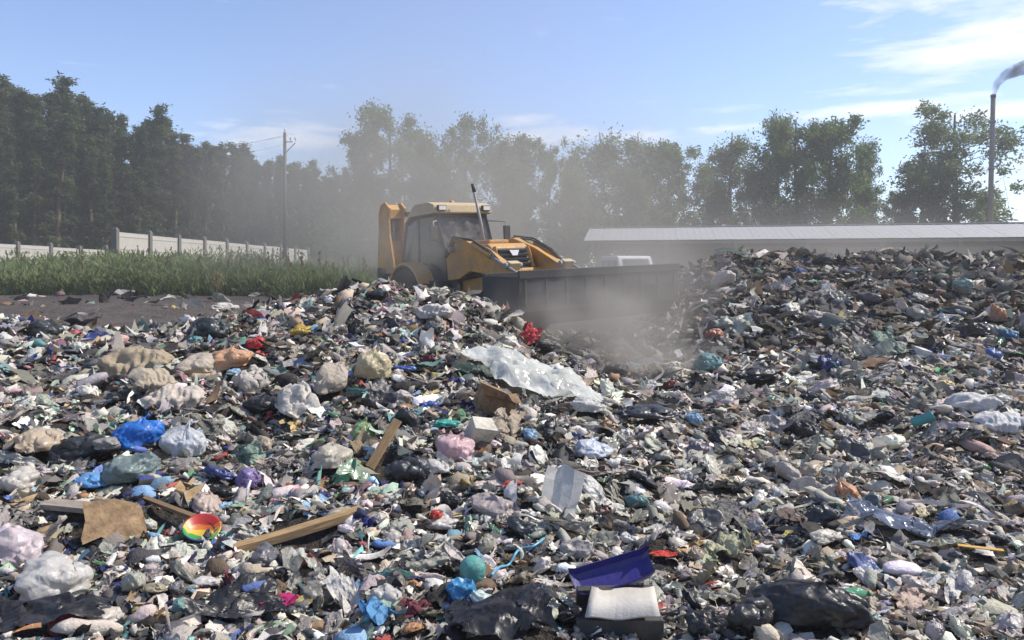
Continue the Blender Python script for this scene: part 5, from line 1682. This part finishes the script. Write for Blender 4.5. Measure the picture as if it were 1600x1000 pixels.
# indigo tray on a black box with a grey lid, in the near litter
def indigo():
    p = hit(965, 985)
    s = p.y / FOC
    z0 = p.z
    root = empty('black_crate', (p.x, p.y, z0))
    MB().box((0, 0.02, 0.03), (135 * s, 70 * s, 0.12)).build('crate_body', MATS['black_paint'], root, 0.012)
    MB().box((0.0, 0.1, 0.12), (125 * s, 12 * s, 0.13), (0.3, 0, 0.05)).build('crate_side', MATS['black_paint'], root, 0.008)
    tag(root, 'black plastic crate holding the grey lid at the bottom edge', 'crate')
    lv = MB()
    nn_ = 10
    for q in range(nn_):      # a stiff panel, bowed, its far edge narrower
        a, b = q / nn_ * 2 - 1, (q + 1) / nn_ * 2 - 1
        f = lambda u, v: (u * (1 - 0.12 * (v + 1) / 2) + 0.05 * v, 0.62 * v, 0.07 * u * u + 0.03 * math.sin(u * 5 + v))
        top = [f(a, -1), f(b, -1), f(b, 1), f(a, 1)]
        lv.add([(x, y, z + 0.025) for x, y, z in top] + [(x, y, z - 0.025) for x, y, z in top], [(0, 1, 2, 3), (7, 6, 5, 4), (0, 4, 5, 1), (3, 2, 6, 7)] + ([(0, 3, 7, 4)] if q == 0 else []) + ([(1, 5, 6, 2)] if q == nn_ - 1 else []))
    lid = lv.build('container_lid', MATS['foam'], smooth=True)
    lid.color = (.50, .47, .42, 1); lid.location = (p.x + 0.02, p.y - 0.04, z0 + 0.15); lid.scale = [56 * s] * 3
    lid.rotation_euler = (math.radians(14), math.radians(-3), -0.08)
    tag(lid, 'pale grey lid lying on the black crate below the indigo tray', 'lid'); HL(972, 965, 'the pale grey lid')
    # tray: shallow trough with turned-up rim
    L, W_ = 66 * s, 26 * s
    prof = [(-1.0, 0.55), (-0.92, 0.62), (-0.8, 0.1), (-0.5, 0.0), (0.5, 0.0), (0.8, 0.1), (0.92, 0.62), (1.0, 0.55), (0.86, 0.0), (0.55, -0.1), (-0.55, -0.1), (-0.86, 0.0)]
    m = MB()
    n = 12
    Vt, Ft = [], []
    for i in range(n + 1):
        t = i / n * 2 - 1
        k = 1 - 0.12 * abs(t) ** 4
        for q, (y, z) in enumerate(prof):
            Vt.append((t * L * (1.0 + 0.03 * y), y * W_ * k, z * W_ + 0.35 * W_ * max(abs(t) - 0.85, 0) / 0.15 * (1 if 0 < q < 7 else 0.8) + 0.12 * W_ * t * t))
    c = len(prof)
    for i in range(n):
        for q in range(c):
            q2 = (q + 1) % c
            Ft.append((i * c + q, i * c + q2, (i + 1) * c + q2, (i + 1) * c + q))
    Ft.append(tuple(range(c))); Ft.append(tuple(reversed(range(n * c, (n + 1) * c))))
    m.add(Vt, Ft)
    o = m.build('indigo_tray', MATS['plastic'], None, smooth=False)
    o.color = (.027, .022, .17, 1)
    q = hit(945, 925)
    o.location = (q.x, p.y + 0.17, z0 + 0.20); o.rotation_euler = (math.radians(38), math.radians(-14), 0.12)
    tag(o, 'glossy indigo plastic tray propped over the black crate near the bottom edge', 'tray'); HL(945, 915, 'the indigo tray')
    TAKEN.append((950, 930, 75)); TAKEN.append((970, 970, 70))
indigo()

# cord and cables
def cord(name, pix, r, color, label, mat='plastic'):
    pts = []
    for (px, py) in pix:
        p = hit(px, py); pts.append(p + Vector((0, 0, 0.035 + 0.02 * math.sin(px))))
    fine = []
    for i in range(len(pts) - 1):
        a, b = pts[max(i - 1, 0)], pts[min(i + 2, len(pts) - 1)]
        for t in (0, .25, .5, .75):
            p1, p2 = pts[i], pts[i + 1]
            fine.append(0.5 * ((2 * p1) + (p2 - a) * t + (2 * a - 5 * p1 + 4 * p2 - b) * t * t + (3 * p1 - a - 3 * p2 + b) * t ** 3))
    fine.append(pts[-1])
    o = MB().tube(fine, r, 6).build(name, MATS[mat], None, smooth=True)
    o.color = (*color, 1)
    tag(o, label, 'cord')
cord('rope', [(850, 855), (832, 868), (815, 862), (806, 880), (795, 893), (780, 900), (768, 915)], 0.008, (.10, .36, .52), 'tangled light blue rope uphill of the teal ball')
cord('cable', [(205, 815), (222, 842), (242, 862), (265, 868), (290, 862)], 0.006, (.015, .015, .015), 'thin black cable curving below the standing cardboard flap')
cord('rope', [(540, 562), (580, 576), (625, 592), (672, 604)], 0.008, (.30, .28, .25), 'grey rope lying across the slope by the cream tub')
cord('cable', [(880, 660), (915, 668), (950, 680), (985, 700), (1010, 720)], 0.012, (.40, .38, .34), 'pale hose trailing from the lower end of the translucent sheet')
cord('cable', [(300, 790), (318, 805), (330, 822), (345, 828)], 0.006, (.02, .02, .02), 'thin black cable curving above the rainbow bowl')

# ------------------------------------------------------------------ the many smaller pieces, each a thing of its own
KINDS_ = [
 # name, count, library, material, size px (lo, hi), colours with weights, word, category, group
 ('plastic_bag', 205, ('lump', 'lump', 'lump', 'tied', 'open'), 'bag', (20, 54), dict(white=20, **{'off-white': 28, 'pale grey': 20, 'grey': 10, 'beige': 14, 'blue': 3, 'light blue': 3, 'teal': 3, 'green': 2, 'red': 3, 'pink': 4, 'yellow': 2, 'orange': 2, 'purple': 1, 'pale green': 3}), 'plastic bag', 'bag', 'plastic bags strewn over the dump'),
 ('dark_bag', 85, ('lump', 'lump', 'open'), 'black_bag', (26, 70), {'black': 7, 'dark grey': 4, 'navy': 1}, 'bin bag', 'bag', 'dark bin bags strewn over the dump'),
 ('plastic_film', 290, ('sheet',), 'film', (34, 96), {'white': 16, 'off-white': 24, 'pale grey': 30, 'grey': 20, 'dark grey': 6, 'light blue': 3, 'teal': 3, 'blue': 2, 'beige': 8, 'pale green': 3}, 'plastic film', 'film', 'crumpled plastic films strewn over the dump'),
 ('clear_film', 60, ('sheet',), 'clear_film', (40, 105), {'white': 1, 'pale grey': 2, 'pale green': 1}, 'translucent film', 'film', 'translucent films strewn over the dump'),
 ('cloth_rag', 130, ('rag',), 'cloth', (22, 60), {'grey': 10, 'dark grey': 12, 'brown': 8, 'beige': 10, 'navy': 4, 'maroon': 3, 'pale grey': 10, 'tan': 4, 'red': 1, 'teal': 1, 'pink': 2}, 'rag', 'rag', 'rags strewn over the dump'),
 ('paper_sheet', 110, ('paper',), 'paper', (16, 40), {'white': 10, 'off-white': 14, 'pale grey': 8, 'beige': 4, 'yellow': 1, 'pink': 1}, 'paper', 'paper', 'papers strewn over the dump'),
 ('cardboard_piece', 80, ('card',), 'cardboard', (20, 56), {'tan': 8, 'brown': 6, 'beige': 6}, 'cardboard', 'cardboard', 'cardboard pieces strewn over the dump'),
 ('bottle', 80, ('bottle',), 'clear_plastic', (20, 36), {'pale grey': 6, 'pale green': 3, 'light blue': 3, 'green': 2, 'brown': 1, 'white': 3}, 'bottle', 'bottle', 'plastic bottles strewn over the dump'),
 ('plastic_cup', 40, ('cup',), 'plastic', (13, 24), {'white': 8, 'off-white': 4, 'red': 2, 'blue': 1, 'yellow': 2, 'green': 1, 'orange': 1}, 'cup', 'cup', 'plastic cups strewn over the dump'),
 ('food_carton', 46, ('carton',), 'paper', (16, 34), {'white': 5, 'off-white': 5, 'beige': 4, 'red': 1, 'blue': 1, 'green': 1, 'yellow': 1}, 'carton', 'carton', 'cartons strewn over the dump'),
 ('tin_can', 24, ('can',), 'tin', (13, 22), {'pale grey': 5, 'red': 2, 'blue': 1, 'beige': 1}, 'tin can', 'can', 'tin cans strewn over the dump'),
 ('wood_slat', 44, ('board',), 'timber', (34, 90), {'tan': 5, 'brown': 5, 'beige': 2, 'grey': 3}, 'wood slat', 'slat', 'wood slats strewn over the dump'),
]
BENT = {'plastic_bag': 'crumpled', 'dark_bag': 'creased', 'plastic_film': 'crumpled', 'clear_film': 'creased', 'cloth_rag': 'crumpled', 'paper_sheet': 'creased', 'cardboard_piece': 'bent', 'bottle': 'squashed', 'plastic_cup': 'discarded', 'food_carton': 'squashed', 'tin_can': 'dented', 'wood_slat': 'broken'}
def scatter():
    rng = np.random.default_rng(31)
    # ground seen through a grid of photo pixels
    done = {}
    for (name, cnt, libs, mat, (lo, hi), cols, word, cat, group) in KINDS_:
        names = list(cols); wts = np.array([cols[c] for c in names], float); wts /= wts.sum()
        k = tries = 0
        while k < cnt and tries < cnt * 40:
            tries += 1
            px = rng.uniform(5, 1595)
            py = 445 + 550 * rng.uniform(0, 1) ** 1.15
            far = py < 600
            w_ = rng.uniform(lo, hi) * ((0.85 if px > 1050 else 0.62) if far else 0.85 + 0.3 * (py - 600) / 400)
            if any((px - a) ** 2 + ((py - b) * 1.25) ** 2 < (c * 0.66 + w_ * 0.26) ** 2 for a, b, c in TAKEN): continue
            p = hit(px, py)
            if p is None or p.y > 25.5 or trash_mask(np.array([p.x]), np.array([p.y]))[0] < 0.8: continue
            if 830 < px < 1075 and py < 520: continue
            half = w_ * p.y / FOC / 2
            if half > (0.6 if name == 'wood_slat' else 0.42): continue
            c = names[int(rng.choice(len(names), p=wts))]
            if p.y > 12.5 and c in ('white', 'off-white') and rng.uniform() < 0.55: c = 'grey' if 'grey' in names else c  # fewer pale pieces far off: mound dirt and shade put into the colour
            if px > 800 and c in ('blue', 'light blue', 'teal', 'green', 'red', 'pink', 'yellow', 'orange', 'purple', 'navy', 'maroon', 'pale green') and rng.uniform() < 0.68:
                c = next(q for q in ('off-white', 'pale grey', 'grey', 'beige', 'dark grey') if q in names)
            lb = libs[int(rng.integers(0, len(libs)))]
            var = int(rng.integers(0, 99))
            nrm = frame_on(p.x, p.y).lerp(Vector((0, 0, 1)), 0.3)
            nrm = (nrm + Vector(rng.normal(0, 0.28, 3))).normalized()
            col = np.array(PAL[c]) * np.exp(rng.normal(0, 0.13)) * np.exp(rng.normal(0, 0.04, 3))
            sc = {'bottle': (1, 1, 1), 'cup': (1, 1, 1.2), 'board': (1, 1, 1), 'can': (1, 1, 1)}.get(lb, (1, rng.uniform(0.6, 1.0), rng.uniform(0.55, 0.95)))
            tl = (rng.normal(0, 0.3), rng.normal(0, 0.25))
            if lb == 'cup': tl = (rng.uniform(-1.6, 1.6), rng.uniform(-0.6, 0.6)); half *= 1.1
            o = put(name, LIB[lb][var % len(LIB[lb])], MATS[mat], col, p, half, nrm, rng.uniform(0, 6.283), tl, sc,
                    {'board': 0.09, 'bottle': 0.55, 'can': 0.5}.get(lb, 0.38 if lb in ('tied', 'lump', 'open') else 0.3), lb not in ('card', 'board', 'carton'))
            if lb == 'bottle' and w_ > 24:
                put('cap', LIB['bottle_cap'][0], MATS['plastic'], PAL[['blue', 'white', 'red', 'green'][var % 4]], None, 1, None, 0, parent=o)
            done.setdefault((name, c), []).append((px, py, o, word, cat, group))
            TAKEN.append((px, py, w_ * 0.42))
            k += 1
        print(name, k)
    LMp = np.array([(a, b) for a, b, _ in LANDMARKS], float)
    for (name, c), items in done.items():
        XY = np.array([(a, b) for a, b, *_ in items])
        D = np.hypot(XY[:, None, 0] - LMp[None, :, 0], XY[:, None, 1] - LMp[None, :, 1])
        rank = np.argsort(np.argsort(D, axis=0), axis=0)          # rank of each piece seen from each landmark
        used = set()
        for i in np.argsort(D.min(1)):
            px, py, o, word, cat, group = items[i]
            order = np.lexsort((D[i], rank[i] > 4))
            j = next((q for q in order if (rank[i, q], q) not in used), order[0])
            used.add((rank[i, j], j))
            r = rank[i, j]
            lab = f'{BENT[name]} {c} {word}, {ORD[min(r, 19)]} of its colour from {LANDMARKS[j][2]}'
            tag(o, lab, cat, group)
scatter()
# ------------------------------------------------------------------ the mass of small litter: one object, past any count
def litter():
    rng = np.random.default_rng(2024)
    lib = {'hi': [], 'lo': []}
    for k in range(24):
        lib['hi'].append(crumpled(6, rng, 6, rng.uniform(0.14, 0.32), 0.4, rng.uniform(0.35, 1.0), 0.4))
        lib['lo'].append(crumpled(5, rng, 5, rng.uniform(0.16, 0.34), 0.4, rng.uniform(0.35, 1.0), 0.4))
    for k in range(7):      # balled-up pieces
        for key, nu, nv in (('hi', 7, 8), ('lo', 5, 6)):
            u = np.linspace(0.06, math.pi - 0.06, nu); v = np.linspace(0, 2 * math.pi, nv, endpoint=False)
            U, A = np.meshgrid(u, v, indexing='ij')
            P = np.stack([np.cos(U), np.sin(U) * np.cos(A), np.sin(U) * np.sin(A)], -1).reshape(-1, 3)
            sd = int(rng.integers(0, 9999))
            r = 0.85 + 0.38 * vnoise(P * 1.3 + sd % 97, sd) + 0.34 * ridge(P * 3.1 + sd % 89, sd + 1) * rng.uniform(0.7, 1.1)
            P = P * r[:, None] * [1.1, 0.8, 0.55]
            idx = np.arange(nu * nv).reshape(nu, nv)
            F = np.stack([idx[:-1], np.roll(idx, -1, 1)[:-1], np.roll(idx, -1, 1)[1:], idx[1:]], -1).reshape(-1, 4)
            lib[key].append((P, F))
    for k in range(14):       # torn strips
        for key, nu in (('hi', 9), ('lo', 6)):
            t = np.linspace(-1, 1, nu)
            ph = rng.uniform(0, 6.28, 4)
            cx = np.stack([1.5 * t, 0.35 * np.sin(2.2 * t + ph[0]), 0.22 * np.sin(3.1 * t + ph[1])], -1)
            wv = 0.17 * np.stack([0.2 * np.cos(ph[2] + 2 * t), np.cos(1.5 * t + ph[3]), np.sin(1.5 * t + ph[3])], -1)
            P = np.stack([cx - wv, cx + wv * 0.2 + [0, 0, 0.08], cx + wv], 1).reshape(-1, 3)
            idx = np.arange(nu * 3).reshape(nu, 3)
            F = np.stack([idx[:-1, :-1], idx[:-1, 1:], idx[1:, 1:], idx[1:, :-1]], -1).reshape(-1, 4)
            lib[key].append((P, F))
    # sample points over the dump
    N = 420000
    px = rng.uniform(-330, 1930, N)
    d = 2.9 * (28 / 2.9) ** rng.uniform(0, 1, N)
    s0 = 0.017 + 0.0047 * d
    # density wanted per square metre against the density sampled
    want = 3.6 / (2 * s0) ** 2 * np.where(d > 14, 0.75, 1.0) * ((px > -1320 / d) & (px < 1600 + 1320 / d))
    dens = N / 2260.0 / math.log(28 / 2.9) / d * FOC / d
    x = (px - 800) / FOC * d
    m = trash_mask(x, d)
    hidden = (px < 1000) & (d > 14.2)
    keep = (rng.uniform(0, 1, N) < want / dens) & ((m > 0.35) | ((rng.uniform(0, 1, N) < 0.02) & (px < 620) & (d > 11))) & ~(hidden & (px > 620))
    cells = {}
    for (cx, cy_, r) in CLEAR:
        for i in range(int((cx - r) // 0.5), int((cx + r) // 0.5) + 1):
            for j in range(int((cy_ - r) // 0.5), int((cy_ + r) // 0.5) + 1):
                cells.setdefault((i, j), []).append((cx, cy_, r))
    for q in np.where(keep)[0]:
        for (cx, cy_, r) in cells.get((int(x[q] // 0.5), int(d[q] // 0.5)), ()):
            if (x[q] - cx) ** 2 + (d[q] - cy_) ** 2 < r * r:
                keep[q] = False
                break
    px, d, s0, x = px[keep], d[keep], s0[keep], x[keep]
    n = len(x)
    print('litter pieces', n)
    z = height(x, d)
    e = 0.15
    gx = (height(x + e, d) - height(x - e, d)) / (2 * e); gy = (height(x, d + e) - height(x, d - e)) / (2 * e)
    s = s0 * np.where((px > 800) & (d < 12), 0.88, 1.0) * np.clip(np.exp(rng.normal(0, 0.42, n)), 0.4, 2.6)
    # colours: patches lean towards one mood
    zone = 0.6 * vnoise(np.stack([x * 0.7, d * 0.7, x * 0], -1), 55) + 0.5 * vnoise(np.stack([x * 2.2, d * 2.2, x * 0], -1), 56)
    names = ['white', 'off-white', 'pale grey', 'grey', 'dark grey', 'black', 'beige', 'tan', 'brown', 'blue', 'light blue', 'navy', 'teal', 'green', 'red', 'pink', 'yellow', 'orange', 'purple', 'pale green']
    wt = np.array([.115, .175, .15, .125, .11, .145, .10, .025, .05, .006, .008, .008, .008, .005, .005, .008, .004, .003, .003, .008])
    W = np.repeat(wt[None], n, 0)
    mound = sstep(d, 11.5, 14.5)  # far pieces turn darker: the mound's dirt and its shade put into the colours
    W[:, :3] *= (1 + 0.85 * zone)[:, None] * (1 - 0.68 * mound)[:, None]
    W[:, 3:6] *= (1 - 0.75 * zone)[:, None] * (1 + 0.9 * mound)[:, None]
    W[:, 8] *= 1 + 0.4 * mound
    W[:, 9:] *= (1 + 1.3 * sstep(-px, -900, -500) - 0.4 * mound)[:, None]
    flat = (px > 800) & (d < 12)
    W[:, :3] *= np.where(flat, 1.45, 1.0)[:, None]
    W[:, 6] *= np.where(flat, 1.5, 1.0)
    W[:, 9:] *= np.where(flat, 0.5, 1.0)[:, None]
    W /= W.sum(1)[:, None]
    ci = np.minimum((rng.uniform(0, 1, n)[:, None] > np.cumsum(W, 1)).sum(1), len(names) - 1)
    base = np.array([PAL[q] for q in names])[ci]
    base = base * (1 - 0.35 * mound)[:, None] * np.exp(rng.normal(0, 0.25, (n, 1))) * np.exp(rng.normal(0, 0.05, (n, 3)))  # mound pieces dimmed, shading painted in along with dirt
    gloss = rng.uniform(0.05, 1, n)
    # turn: lie on the slope with a strong random tilt
    nrm = np.stack([-gx, -gy, np.ones(n)], -1) + rng.normal(0, 0.33, (n, 3))
    nrm[:, 2] = np.abs(nrm[:, 2])
    nrm /= np.linalg.norm(nrm, axis=1)[:, None]
    a = np.stack([rng.normal(size=n), rng.normal(size=n), rng.normal(size=n) * 0.3], -1)
    a += (px > 850)[:, None] * np.array([1.1, -0.7, 0.0])           # drawn out by the bucket's passes
    a -= (a * nrm).sum(1)[:, None] * nrm
    a /= np.linalg.norm(a, axis=1)[:, None]
    b = np.cross(nrm, a)
    asp = np.exp(rng.normal(0, 0.3, n))
    T = np.stack([x, d, z + rng.uniform(-0.3, 0.55, n) * s], -1)
    Vs, Fs, Cs, off = [], [], [], 0
    for lod in ('hi', 'lo'):
        sel0 = (d < 9.0) if lod == 'hi' else (d >= 9.0)
        L = lib[lod]
        pick = rng.integers(0, len(L), n)
        for k, (V, F) in enumerate(L):
            q = np.where(sel0 & (pick == k))[0]
            if not len(q): continue
            loc = V[None] * (s[q, None, None] * np.stack([asp[q], 1 / asp[q], np.ones(len(q))], -1)[:, None, :])
            P = loc[:, :, 0:1] * a[q, None] + loc[:, :, 1:2] * b[q, None] + loc[:, :, 2:3] * nrm[q, None] + T[q, None]
            Vs.append(P.reshape(-1, 3))
            nv = len(V)
            Fs.append((F[None] + (np.arange(len(q)) * nv)[:, None, None] + off).reshape(-1, 4))
            C = np.concatenate([base[q], gloss[q, None]], 1)
            Cs.append(np.repeat(C, nv, 0))
            off += nv * len(q)
    V, F, C = np.concatenate(Vs), np.concatenate(Fs), np.concatenate(Cs)
    print('litter tris', len(F) * 2)
    me = mesh_np('litter', V, F)
    at_ = me.color_attributes.new('Col', 'FLOAT_COLOR', 'POINT')
    at_.data.foreach_set('color', C.astype(np.float32).ravel())
    o = link('litter', me, None, MATS['litter'], True)
    tag(o, 'mass of small torn plastic, paper and film covering the whole dump', 'litter', kind='stuff')
litter()


# ------------------------------------------------------------------ air: haze over everything, dust round the loader, smoke of the stack
@material('haze')
def _(t):
    v = t.node('ShaderNodeVolumePrincipled')
    v.inputs['Color'].default_value = (0.82, 0.83, 0.84, 1)
    v.inputs['Density'].default_value = 0.0016
    v.inputs['Anisotropy'].default_value = 0.2
    return (None, v.outputs[0])
HB = MB().box((0, 60, 11), (330, 260, 27.0)).build('haze', MATS['haze'])
tag(HB, 'thin dusty haze hanging over the dump', 'haze', kind='stuff')

def dust_material(name, color, dens, nscale, thr, aniso=0.2, power=1.0):
    @material(name)
    def _(t):
        o = t.obj()                               # unit sphere space of the cloud
        r = t.node('ShaderNodeVectorMath', operation='LENGTH'); t.put(r.inputs[0], o)
        fall = t.math('POWER', t.ramp(r.outputs['Value'], 1.0, 0.0), power)
        n = t.noise(t.pos(), nscale, 4, 0.55, 0.4)
        f = t.ramp(t.math('ADD', n, t.math('MULTIPLY', fall, 0.35)), thr, thr + 0.4)
        v = t.node('ShaderNodeVolumePrincipled')
        v.inputs['Color'].default_value = (*color, 1)
        v.inputs['Anisotropy'].default_value = aniso
        t.put(v.inputs['Density'], t.math('MULTIPLY', t.math('MULTIPLY', f, fall), dens))
        return (None, v.outputs[0])
    return MATS[name]

def puff(name, c, r, mat, label, cat='dust', group=None, rot=(0, 0, 0)):
    bm = bmesh.new()
    bmesh.ops.create_icosphere(bm, subdivisions=3, radius=1.0)
    me = bpy.data.meshes.new(name); bm.to_mesh(me); bm.free()
    o = link(name, me, None, mat, True)
    o.location = c; o.scale = r; o.rotation_euler = rot
    tag(o, label, cat, group, 'stuff')
    return o
DC = (0.61, 0.575, 0.525)
puff('dust', at(600, 330, 34), (10.5, 11, 7.6), dust_material('dust_far', DC, 0.12, 0.16, 0.36), 'grey-brown dust cloud drifting between the loader and the trees')
puff('dust', at(880, 330, 34), (10, 9, 6.5), dust_material('dust_far_b', DC, 0.09, 0.15, 0.32), 'thinner dust veil drifting over the shed end')
puff('dust', at(700, 100, 30), (13, 9, 9), dust_material('dust_high', DC, 0.02, 0.11, 0.34), 'faint dust wisps rising high above the loader')
puff('dust', at(935, 505, 12.2), (2.1, 1.1, 1.15), dust_material('dust_near', DC, 1.6, 1.5, 0.44), 'pale dust billowing beneath and before the loader bucket')
puff('dust', at(1010, 560, 11.3), (1.3, 0.9, 0.6), dust_material('dust_low', DC, 1.8, 2.0, 0.44), 'low dust rolling over the rubbish below the far end of the bucket')
puff('dust', at(1010, 440, 14.0), (2.0, 1.6, 1.0), dust_material('dust_near_b', DC, 0.5, 0.9, 0.36), 'thin dust drifting past the far end of the bucket')
puff('dust', at(650, 390, 16.0), (2.6, 1.3, 1.3), dust_material('dust_cab', DC, 0.34, 0.8, 0.34), 'thin dust drifting before the loader cab')
puff('dust', at(1300, 400, 26.0), (9, 4, 2.2), dust_material('dust_mound', DC, 0.14, 0.4, 0.3), 'thin dust hanging over the far rubbish mound')

def smoke():
    pts = [at(1552, 150, 62), at(1557, 132, 62), at(1568, 119, 62), at(1590, 109, 62), at(1625, 98, 62), at(1680, 84, 63), at(1760, 70, 64)]
    me = MB().tube(pts, [0.16, 0.3, 0.42, 0.55, 0.75, 1.0, 1.3], 12).mesh('smoke')
    @material('smoke')
    def _(t):
        n = t.noise(t.pos(), 0.9, 4, 0.6, 0.5)
        v = t.node('ShaderNodeVolumePrincipled')
        v.inputs['Color'].default_value = (0.10, 0.075, 0.05, 1)
        t.put(v.inputs['Density'], t.math('MULTIPLY', t.ramp(n, 0.36, 0.68), 2.6))
        return (None, v.outputs[0])
    o = link('smoke', me, None, MATS['smoke'], True)
    tag(o, 'brownish smoke plume trailing from the thin smokestack', 'smoke', kind='stuff')
smoke()
